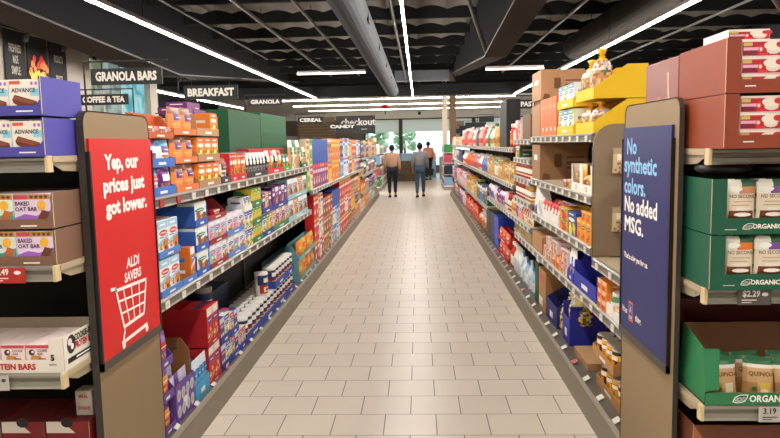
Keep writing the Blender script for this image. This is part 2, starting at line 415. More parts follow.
nt.links.new(tr.outputs[0], mxs.inputs[1]); nt.links.new(gg.outputs[0], mxs.inputs[2]); nt.links.new(mxs.outputs[0], oo.inputs[0])
SHD = bpy.data.materials.new('shade_cloth'); SHD.use_nodes = True; nt = SHD.node_tree; nt.nodes.clear()
tl = nt.nodes.new('ShaderNodeBsdfTranslucent'); tl.inputs[0].default_value = (*lin('#e6e8e2'), 1); df = nt.nodes.new('ShaderNodeBsdfDiffuse'); df.inputs[0].default_value = (*lin('#e6e8e2'), 1)
mxs = nt.nodes.new('ShaderNodeMixShader'); oo = nt.nodes.new('ShaderNodeOutputMaterial'); nt.links.new(tl.outputs[0], mxs.inputs[1]); nt.links.new(df.outputs[0], mxs.inputs[2]); nt.links.new(mxs.outputs[0], oo.inputs[0])
xs = [-3.0, -.97, 3.0, 6.2]
for i in range(3):
    x0, x1 = xs[i], xs[i+1]; w = MB()
    for a, b in ((x0, x0+.1), (x1-.1, x1)): w.box(a, b, WY-.05, WY+.1, .35, ZH, FR)
    w.box(x0, x1, WY-.05, WY+.1, .35, .43, FR); w.box(x0, x1, WY-.05, WY+.1, ZH-.06, ZH, FR)
    o = struct('window_%d' % (i+1), w, 'tall shop window in a dark frame', 'window')
    link('pane', MB().box(x0+.1, x1-.1, WY+.02, WY+.03, .43, ZH-.06, GL).mesh('pane'), o)
    link('roller_shade', MB().box(x0+.1, x1-.1, WY-.03, WY-.02, ZH-.72, ZH-.06, SHD).mesh('shade'), o)
# outside
struct('ground_outside', MB().box(-30, 30, 38.4, 90, -.2, -.05, M('#b8b6b0', .9)), 'pale car park outside the window', 'ground')
r = random.Random(3)
for i, (x, y, s) in enumerate(((-3.6, 54, 1.3), (-1.2, 60, 1.0), (6.5, 62, 1.5))):
    t = thing('street_tree', (x, y, -.05), ['leafy street tree outside the left of the shop window', 'smaller street tree outside the middle of the shop window', 'street tree outside the right of the shop window'][i], 'tree')
    link('trunk', MB().lathe([(.14*s, 0), (.09*s, 1.6*s)], M('#5d4a38', .9), n=8).mesh('trunk'), t)
    b = MB()
    for k in range(90): b.ball((r.uniform(-.9, .9)*s, r.uniform(-.9, .9)*s, (2.0+r.uniform(-.8, .9))*s), r.uniform(.1, .22)*s, M(r.choice(['#8fae80', '#a9c49c', '#7a9c70']), .9), 6, 5, jag=.25, rr=r)
    link('crown', b.mesh('crown'), t)

# ceiling joists
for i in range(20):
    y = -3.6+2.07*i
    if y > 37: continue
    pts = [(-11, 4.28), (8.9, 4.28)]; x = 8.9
    while x > -11: ph = x*2*PI/.66; pts.append((x, 4.47+.075*abs(math.sin(ph/2))+.02*math.sin(x*1.7+i))); x -= .055  # wavy top edge shapes in the scalloped shadow of the deck corrugation
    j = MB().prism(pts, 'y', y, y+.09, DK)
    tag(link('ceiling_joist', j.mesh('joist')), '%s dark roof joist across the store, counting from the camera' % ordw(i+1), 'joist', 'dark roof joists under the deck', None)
# tapered haunched girders: long dark sides with a V-shaped lower edge
def girder(x0, x1, pts, label):
    z1 = ZD-.12; poly = [(-5+.02, z1)]+[(y, z) for y, z in pts]+[(pts[-1][0], z1)]
    mb = MB(); mb.prism(poly, 'x', x0, x1, M('#1b1b1d', .9, 0, .06, spec=.03))
    for (a, b), (c, d) in zip(pts[:-1], pts[1:]):
        mb.add([(x0-.04, a, b-.001), (x1+.04, a, b-.001), (x1+.04, c, d-.001), (x0-.04, c, d-.001)], [(0,1,2,3)], M('#3b3632', .9, spec=.05))
        for x in (x0-.04, x1+.04): mb.add([(x, a, b-.001), (x, c, d-.001), (x, c, d+.03), (x, a, b+.03)], [(0,1,2,3)], M('#3a3836', .7))
    for y in (pts[1][0],): mb.box(x0-.035, x0, y-.05, y+.05, pts[1][1]+.03, z1, M('#151516', .7))
    return tag(link('roof_girder', mb.mesh('girder')), label, 'girder')
girder(1.28, 1.62, [(-4.95, 4.1), (8.6, 3.43), (13.2, 3.21), (28.6, 4.35)], 'deep dark tapered roof girder right of the aisle centre')
girder(-5.6, -5.0, [(-4.95, 4.0), (8.5, 3.41), (14.5, 3.15), (30.0, 4.35)], 'deep dark tapered roof girder over the left side')
# transverse beam + truss before the front lights
tag(link('roof_beam', MB().box(-9, 8.9, 26.55, 26.75, 3.45, 3.86, DK).mesh('beam')), 'broad dark cross beam above the far end of the aisle', 'beam')
t = thing('roof_truss', (0, 26.9, 4.0), 'open web roof truss above the dark cross beam', 'truss')
tc = MB().box(-8, 8, 0, .06, .42, .5, DK); bc = MB().box(-8, 8, 0, .06, -.1, -.04, DK); wb = MB()
for i in range(32):
    x = -8+.5*i; wb.tube((x, .03, -.07), (x+.25, .03, .45), .018, DK, 6); wb.tube((x+.25, .03, .45), (x+.5, .03, -.07), .018, DK, 6)
link('top_chord', tc.mesh('tc'), t); link('bottom_chord', bc.mesh('bc'), t); link('web', wb.mesh('wb'), t)
mb = MB().box(-1.0, .9, 0, .5, 0, .35, M('#5d6168', .6)); tag(link('air_handler', mb.mesh('ah'), None, (.2, 24.6, 3.83)), 'grey air handling box hung under the deck beyond the long lamp', 'air unit')

# ducts
def duct(name, x, z, r, y0, y1, label, c, n=40):
    t = thing(name, (x, y0, z), label, 'air duct'); L = y1-y0; mb = MB(); prof = []; k = int(L/.12)
    rings = []; seg = 24
    vs = []; 
    for i in range(2*k+1):
        q = r*(1.0 if i % 2 else .985); yy = L*i/(2*k)
        vs += [(q*math.cos(2*PI*j/seg), yy, q*math.sin(2*PI*j/seg)) for j in range(seg)]
    fs = [(i*seg+j, i*seg+(j+1) % seg, (i+1)*seg+(j+1) % seg, (i+1)*seg+j) for i in range(2*k) for j in range(seg)]
    mb.add(vs, fs, c, False); mb.add(vs[-seg:], [tuple(range(seg))], c); mb.add(vs[:seg], [tuple(range(seg))], c)
    link('spiral_pipe', mb.mesh('duct'), t)
    y = 1.2
    while y < L:
        g = MB().box(-.012, .012, y, y+.34, -.05, .05, M('#121214', .6)); g.xf(Matrix.Translation((r*math.cos(-.35), 0, r*math.sin(-.35))))
        link('air_slot', g.mesh('slot'), t); 
        hb = MB(); hb.tube((0, y-.4, r), (0, y-.4, 4.5-z), .008, DK, 6); link('hanger', hb.mesh('hanger'), t); y += 3.1
    return t
duct('spiral_duct', -.96, 3.62, .24, -3, 26.3, 'long grey spiral air duct left of the central strip light', M('#4a4b50', .9, spec=.08))
duct('spiral_duct', 4.0, 3.97, .31, -3, 18, 'fat dark spiral air duct on the right under the roof', M('#35322f', .9, spec=.08))
# conduits
for x, z, y0, y1, rr, lb in ((-3.1, 4.1, 4, 25, .035, 'thick grey ceiling conduit left of the duct'), (-4.3, 4.12, 2, 20, .02, 'thin grey ceiling conduit nearest the left girder'), (-2.1, 4.1, 4, 25, .03, 'grey ceiling pipe between the duct and the left conduits'),
                             (-.42, 3.9, 0, 26, .03, 'grey ceiling pipe running beside the central strip light'), (3.0, 4.1, 6, 25, .03, 'grey ceiling pipe right of the tapered girder'), (5.1, 3.72, 2, 25, .025, 'slim pipe running beyond the right strip light')):
    mb = MB().tube((0, 0, 0), (0, y1-y0, 0), rr, M('#55524f', .5)); y = 1
    while y < y1-y0: mb.tube((0, y, 0), (0, y, 4.4-z), .006, DK, 5); y += 3
    tag(link('ceiling_pipe', mb.mesh('pipe'), None, (x, y0, z)), lb, 'pipe')
mb = MB().tube((.42, 9.3, 4.25), (1.26, 13.0, 3.3), .035, M('#4a4745', .6)); tag(link('brace_bar', mb.mesh('brace')), 'slanted brace bar meeting the low point of the right girder', 'brace')
mb = MB().tube((5.1, 10.5, 3.72), (5.9, 11.3, 3.3), .04, M('#5a4a44', .6)); tag(link('brace_bar', mb.mesh('brace')), 'brown brace bar in the upper right corner', 'brace')

# strip lights
LED = emis('#fff6ee', 138.0, 'led'); LED2 = emis('#fff0e0', 24.0, 'led_cross'); LED3 = emis('#ffe4d8', 7.0, 'led_small')
def strip(p, q, label, group=None, wid=.025, led=None):
    p = Vector(p); q = Vector(q); L = (q-p).length; ang = math.atan2((q-p).y, (q-p).x)
    t = thing('strip_light', p, label, 'strip light', group, rot=ang)
    link('housing', MB().box(0, L, -wid/2-.006, wid/2+.006, .012, .07, M('#c9c6c2', .5)).mesh('housing'), t)
    link('diffuser', MB().box(0, L, -wid/2, wid/2, -.02, .012, led or LED).mesh('diffuser'), t)
    s = 2.0 if L > 3 else .3
    while s < L: link('hanging_wire', MB().tube((s, 0, .07), (s, 0, 4.45-p.z), .005, DK, 5).mesh('wire'), t); s += 3.6 if L > 3 else 1.0
strip((-3.85, -3, 3.4), (-3.85, 26.3, 3.4), 'long strip light over the left shelves', 'long ceiling strip lights')
strip((-.19, -3, 3.4), (-.19, 26.3, 3.4), 'long strip light over the aisle centre', 'long ceiling strip lights')
strip((3.6, -3, 3.4), (3.6, 26.3, 3.4), 'long strip light over the right shelves', 'long ceiling strip lights')
strip((-7.6, 4, 3.3), (-7.6, 30, 3.3), 'strip light beyond the left wall corner', 'long ceiling strip lights')
for y, wd in ((27.3, 'nearest'), (31.1, 'middle'), (35.6, 'farthest')):
    strip((-5.6, y, 3.4), (6.5, y, 3.4), wd+' of three cross strip lights before the shop window', 'cross strip lights by the window', .05, LED2)
strip((-3.0, 17.4, 3.42), (-1.3, 17.4, 3.42), 'short cross strip light left of the spiral duct', 'short cross lamps', .03, LED3)
strip((1.68, 17.4, 3.42), (3.1, 17.4, 3.42), 'short cross strip light right of the tapered girder', 'short cross lamps', .03, LED3)

# ------------------------------------------------------------------ left wall dressing
def wallmap(px, py): return onx(px, py, XW+.03)
pw = M('#222224', .8); cream = M('#a39c8e', .7)
def banner(pxa, pxb, ytop, lines, label, pic=False):
    a = wallmap(pxa, ytop); b = wallmap(pxb, ytop+8); y0, y1 = a.y, b.y; zt = a.z; zb = 2.0
    t = thing('hanging_banner', (XW+.03, (y0+y1)/2, zb), label, 'banner', None, PI/2); W = y1-y0; Hh = zt-zb
    link('cloth', MB().box(-W/2, W/2, -.005, .005, 0, Hh, pw).mesh('cloth'), t)
    link('rod', MB().tube((-W/2-.03, 0, Hh), (W/2+.03, 0, Hh), .02, M('#5b3e34')).mesh('rod'), t)
    m2 = MB()
    for i, l in enumerate(lines): m2.text(l, .17, 0, Hh-.30-.17*i, -.008, cream, fit=W*.52*len(l)/8, bold=.02) if l else 0
    if pic:
        rr = random.Random(5)
        for i in range(60):
            x, z = rr.uniform(-.26, .26), rr.uniform(0, .5)
            if (x/.27)**2+((z-.25)/.28)**2 < 1: m2.ell(x, Hh-.85+z, .05, .05, -.008-.0003*i, M(['#c8322a', '#e07a2c', '#e9b531', '#7d9b3a'][min(3, max(0, int((.5-z)*8+rr.uniform(-.5, .5))))]), 7)
    link('print', m2.mesh('print'), t)
banner(2, 23, 26, ['FRESHNESS', 'MADE', 'SIMPLE.', '', 'SHOPPING'], 'black banner with cream lettering, first on the left wall')
banner(25, 46, 33, [], 'black banner with a colourful picture, middle on the left wall', True)
banner(48, 65, 40, ['PRODUCTS', '', 'PRICES'], 'black banner with cream lettering nearest the glass panels')
# lit panels: a translucent printed window
def panel(px0, px1, name, h1, h2, st, label):
    y0 = wallmap(px0, 80).y; y1 = wallmap(px1, 80).y
    m = bpy.data.materials.new(name); m.use_nodes = True; nt = m.node_tree; nt.nodes.clear()
    tc = nt.nodes.new('ShaderNodeTexCoord'); n = nt.nodes.new('ShaderNodeTexNoise'); n.inputs['Scale'].default_value = 2.2; n.inputs['Distortion'].default_value = 1.2
    cr_ = nt.nodes.new('ShaderNodeValToRGB'); cr_.color_ramp.elements[0].color = (*lin(h1), 1); cr_.color_ramp.elements[1].color = (*lin(h2), 1)
    cr_.color_ramp.elements[0].position = .38; cr_.color_ramp.elements[1].position = .62
    e = nt.nodes.new('ShaderNodeEmission'); e.inputs[1].default_value = st; o = nt.nodes.new('ShaderNodeOutputMaterial')
    nt.links.new(tc.outputs['Object'], n.inputs['Vector']); nt.links.new(n.outputs['Fac'], cr_.inputs[0]); nt.links.new(cr_.outputs[0], e.inputs[0]); nt.links.new(e.outputs[0], o.inputs[0])
    t = thing('lit_panel', (XW-.1, (y0+y1)/2, .9), label, 'window panel', None, PI/2); W = y1-y0
    link('glass', MB().box(-W/2+.03, W/2-.03, -.01, .01, .03, 2.52, m).mesh('glass'), t)
    f = MB()
    for x in (-W/2, W/2-.03): f.box(x, x+.03, -.02, .02, 0, 2.55, M('#8d8c84'))
    f.box(-W/2, W/2, -.02, .02, 0, .03, M('#8d8c84')); f.box(-W/2, W/2, -.02, .02, 2.52, 2.55, M('#8d8c84'))
    link('frame', f.mesh('frame'), t)
panel(92, 108, 'lit_a', '#8a9a7a', '#d9e3d0', .55, 'pale green lit window panel beside the banners')
panel(108.2, 125, 'lit_b', '#8fa79a', '#d5e8e2', .55, 'pale lit window panel between green and aqua ones')
panel(125.2, 150, 'lit_c', '#5fb9c4', '#b9eef2', .75, 'aqua lit picture panel at the pale wall corner')
t = thing('spotlight_track', (-5.75, 4, 3.4), 'black spotlight track along the left banners', 'track')
link('rail', MB().box(-.02, .02, 0, 14, -.03, .01, M('#18181a', .5)).mesh('rail'), t)
for k in range(9):
    y = 4+k*1.1; link('spotlight', MB().tube((0, y, -.02), (-.06, y, -.15), .045, M('#151517', .5), 10).mesh('spot'), t)

# ------------------------------------------------------------------ hanging category signs
def sign(px0, px1, Y, zc, txt, label, h=.13, pole='left', board='#232528'):
    a = ony(px0, 100, Y).x; b = ony(px1, 100, Y).x; W = b-a
    t = thing('category_sign', ((a+b)/2, Y, zc), label, 'sign')
    link('board', MB().bbox(-W/2, W/2, 0, .03, -h/2, h/2, M(board, .6), .004).mesh('board'), t)
    link('lettering', MB().text(txt, h*.74, 0, -h*.02, -.003, M('#e8e3da', .6), bold=.03, fit=W*.86 if txt else None).mesh('letters'), t)
    f = MB(); x = -W/2-.06 if pole == 'left' else W/2+.06; c = M('#17181a', .5)
    f.tube((x, .015, h/2+.06), (x, .015, 1.93-zc), .008, c, 6); f.tube((x, .015, h/2+.06), (-x*.98, .015, h/2+.06), .008, c, 6)
    for q in (-W/2*.7, W/2*.7): f.tube((q, .015, h/2), (q, .015, h/2+.06), .004, c, 5)
    link('pole_frame', f.mesh('frame'), t)
    return t
sign(92, 163, 5.8, 2.25, 'GRANOLA BARS', 'black granola bars sign on a pole above the left shelves', .135)
sign(79, 128, 8.4, 2.25, 'COFFEE & TEA', 'black coffee and tea sign over the next aisle on the left', .13, 'right')
sign(184, 238, 7.5, 2.235, 'BREAKFAST', 'black breakfast sign above the purple boxes on the left', .15)
sign(157, 204, 12, 2.12, 'FLAVORED WATER', 'black flavored water sign partly hidden behind purple boxes', .14, 'right')
sign(248, 282, 12.2, 2.42, 'GRANOLA', 'black granola sign above the dark green cases', .13)
sign(297, 323, 15.9, 2.22, 'CEREAL', 'small black cereal sign beyond the green cases', .15)
sign(327, 356, 24, 2.27, 'CANDY', 'narrow black sign in front of the checkout board', .2)
sign(519, 541, 10.5, 2.19, 'PASTA', 'black pasta sign left of the big kraft box on the right', .13, 'right')
sign(479, 494, 24, 2.42, '', 'blank dark sign, largest of those stepping down at right', .2)
sign(465, 486, 27, 2.3, '', 'blank dark sign, middle of those stepping down at right', .2)
sign(459, 470, 30, 2.25, '', 'blank dark sign, lowest and farthest at right', .2)
t = thing('checkout_sign', (-2.72, 30, 2.1), 'large dark checkout board at the far end of the store', 'sign')
link('board', MB().box(-.85, .85, 0, .06, 0, .78, M('#3d3c3e')).mesh('b'), t); link('lettering', MB().text('checkout', .4, .12, .5, -.01, M('#ffffff'), bold=.02).rect(.25, .5, .18, .22, -.01, M('#c9c6c0')).mesh('l'), t)
link('hanger', MB().tube((-.6, .03, .78), (-.6, .03, 1.9), .01, M('#ddd8d0'), 6).tube((.6, .03, .78), (.6, .03, 1.9), .01, M('#ddd8d0'), 6).mesh('h'), t)
mb = MB(); mb.box(-5.9, -4.1, 33.9, 34.0, 0, 3.0, M('#8a7358', .7, 0, .1))
for i in range(18): mb.box(-5.9, -4.1, 33.87, 33.9, .15*i+.1, .15*i+.2, M('#6e5a45', .7))
tag(link('slatted_screen', mb.mesh('sc')), 'brown slatted wooden screen at the far left end', 'screen')
t = thing('red_marker', (-1.28, 27.0, 3.0), 'small red hanging beacon under the far cross lights', 'beacon')
link('body', MB().bbox(-.1, .1, -.05, .05, 0, .17, M('#c8242a', .5), .01).bbox(-.16, .16, -.05, .05, .03, .1, M('#c8242a', .5), .01).mesh('b'), t); link('stem', MB().tube((0, 0, -.22), (0, 0, 0), .02, M('#3a1a1a')).mesh('s'), t); link('hanger', MB().tube((0, 0, .17), (0, 0, .4), .006, DK).mesh('h'), t)
for x in (1.2, .05): 
    t = tag(link('camera_dome', MB().ball((0, 0, 0), .08, M('#151516', .2), 12, 8).mesh('dome'), None, (x, 31.5, 3.0)), 'small dark ceiling camera dome, %s' % ('right one beyond the lights' if x > 1 else 'one above the shoppers'), 'camera dome')
    link('stem', MB().tube((0, 0, .05), (0, 0, 1.64), .015, M('#cfc8ba')).mesh('st'), t)
# columns
tag(link('column', MB().box(-.09, .09, 0, .2, 0, 4.5, M('#cdbfa8', .7)).mesh('col'), None, (1.02, 26.95, 0)), 'pale square column at the end of the right shelves', 'column')
tag(link('column', MB().box(-.12, .12, 0, .2, 0, 4.5, M('#6d5740', .7)).mesh('col'), None, (1.33, 27.0, 0)), 'brown column right beside the pale one', 'column')

# ------------------------------------------------------------------ shelving
BG = M('#b3a284', .55); RAIL = M('#8d897e', .4, .2); RAILD = M('#6b665c', .5); DKB = M('#1d1a19', .8); TAG = M('#d6d2c6', .5); BRW = M('#5b4f40', .6)
def shelf_obj(side, X, y0, y1, z, depth, label, group, tags=True, red=(), fine=True, tagstep=.21):
    """one shelf board with its front rail, ticket holders and end brackets; local frame faces -Y"""
    W = y1-y0; s = {'L': PI/2, 'R': -PI/2}[side]; yc = (y0+y1)/2
    t = thing('shelf', (X, yc, z), label, 'shelf', group, s)
    link('board', MB().box(-W/2+.002, W/2-.002, .012, depth, -.022, 0, BG).mesh('board'), t)
    rl = MB(); rl.prism([(.012, 0), (-.004, 0), (-.014, -.008), (-.014, -.014), (-.006, -.02), (-.012, -.046), (-.016, -.054), (.012, -.054)], 'x', -W/2+.002, W/2-.002, RAIL)
    rl.box(-W/2+.002, W/2-.002, -.0125, -.009, -.043, -.02, RAILD)
    link('price_rail', rl.mesh('rail'), t)
    if tags:
        n = max(1, int(W/tagstep))
        for k in range(n):
            x = -W/2+W*(k+.5)/n; c = M('#a8312b', .5) if k in red else TAG
            me = MB().box(-.028, .028, -.020, -.015, -.052, -.014, c)
            if fine and c is TAG: me.rect(-.02, .008, -.034, -.031, -.0206, '#8a8a8a')
            link('price_tag', me.mesh('tag'), t, (x, 0, 0))
    b = MB()
    for x in (-W/2+.004, W/2-.008): b.prism([(.03, -.022), (depth, -.022), (depth, -.09), (depth*.5, -.06), (.06, -.045)], 'x', x, x+.004, BG)
    link('bracket', b.mesh('bracket'), t)
    return t
def gondola(side, Xf, y0, y1, Xb, Xfloor, zt, label):
    """base, kick plate, back panel and uprights of a shelving run; world aligned"""
    s = 1 if Xb > Xf else -1
    t = thing('shelving_plinth', (Xf, y0, 0), label.replace('frame with dark back and greige kick plate', 'base deck with greige kick plate'), 'shelving plinth')
    def add(nm, mb): mb.xf(Matrix.Translation((-Xf, -y0, 0))); link(nm, mb.mesh(nm), t)
    k = MB(); k.prism([(Xfloor, 0), (Xfloor+s*.02, .1), (Xfloor+s*.024, .128), (Xfloor+s*.05, .128), (Xfloor+s*.05, 0)], 'y', y0, y1, M('#7f7667', .5, 0, .05))
    add('kick_plate', k)
    dk = MB(); dk.box(min(Xfloor+s*.024, Xb), max(Xfloor+s*.024, Xb), y0, y1, .128, .15, M('#5f5a50', .45))
    dk.box(min(Xfloor+s*.022, Xfloor+s*.034), max(Xfloor+s*.022, Xfloor+s*.034), y0, y1, .128, .158, M('#a19a8b', .4)); add('base_deck', dk)
    fr_ = t; t = thing('shelving_wall', (Xf, y0, 0), label.replace('frame with dark back and greige kick plate', 'dark back wall with its uprights'), 'shelving wall')
    bp = MB(); bp.box(min(Xb, Xb+s*.03), max(Xb, Xb+s*.03), y0, y1, .151, zt, M('#2b2623', .8)); add('back_panel', bp)
    y = y0
    while y < y1+.1:
        u = MB(); yy = min(y, y1-.04); u.box(min(Xb-s*.03, Xb), max(Xb-s*.03, Xb), yy, yy+.03, .15, zt, BRW); add('upright', u); y += 1.24
    t = fr_
    n = int((y1-y0)/.33)
    for i in range(n):
        yy = y0+.2+.33*i
        xa = Xfloor+s*.04
        c = M('#a8312b', .5) if i % 7 == 3 else TAG
        g = MB(); g.prism([(xa, .152), (xa+s*.035, .172), (xa+s*.037, .169), (xa+s*.002, .150)], 'y', yy, yy+.06, c)
        if i < 40: add('price_tag', g)
    return t
SB = {'L': 'left', 'R': 'right'}
def shelves(side, X, z, y0, y1, depth, lname, red=()):
    n = max(1, round((y1-y0)/1.24)); w = (y1-y0)/n
    for i in range(n):
        a = y0+w*i
        if side == 'R': rk = tuple(5-k for k in red) if i == 0 else ()
        else: rk = red if i == 0 else ()
        shelf_obj(side, X, a, a+w, z, depth, '%s shelf board from the camera at %s' % (ordw(i+1), lname), 'shelf boards, '+lname, True, rk, a < 9, .21 if a < 12 else .3)
gondola('L', -1.30, YN+.02, YE, -1.86, XL, 1.78, 'long left shelving frame with dark back and greige kick plate')
gondola('R', 1.05, YN+.08, YE, 1.62, XR, 1.72, 'long right shelving frame with dark back and greige kick plate')
LA, LB, LD = 1.40, .885, .15
shelves('L', -1.30, LA, 3.25, 8.15, .54, 'left top level', (0, 1))
shelves('L', -1.30, LB, 3.25, 8.15, .54, 'left middle level')
shelves('L', -1.30, 1.11, 8.17, 15.6, .54, 'left cereal level')
shelves('L', -1.30, 1.33, 15.62, 21.9, .54, 'left far upper level')
shelves('L', -1.30, .92, 15.62, 21.9, .54, 'left far middle level')
shelves('L', -1.30, .52, 15.62, 21.9, .54, 'left far low level')
shelves('R', 1.05, 1.68, 4.22, 6.5, .54, 'right top level')
shelves('R', 1.05, 1.30, 4.22, 6.5, .54, 'right second level')
shelves('R', 1.05, .985, 4.22, 6.5, .54, 'right third level')
shelves('R', 1.05, .93, 3.34, 4.18, .54, 'right empty bay')
shelves('R', 1.05, .655, 3.34, 7.6, .54, 'right fourth level')
for z, nm in ((1.66, 'top'), (1.47, 'upper'), (1.27, 'jar'), (1.05, 'lower jar'), (.82, 'bag')): shelves('R', 1.05, z, 6.52, 7.68, .54, 'right short bay, %s level' % nm)
shelves('R', 1.05, 1.57, 7.7, 21.9, .54, 'right far top level')
shelves('R', 1.05, 1.16, 7.7, 21.9, .54, 'right far middle level')
shelves('R', 1.05, .82, 7.7, 10.6, .54, 'right far low level')
shelves('R', 1.05, .64, 10.62, 21.9, .54, 'right far lowest level')

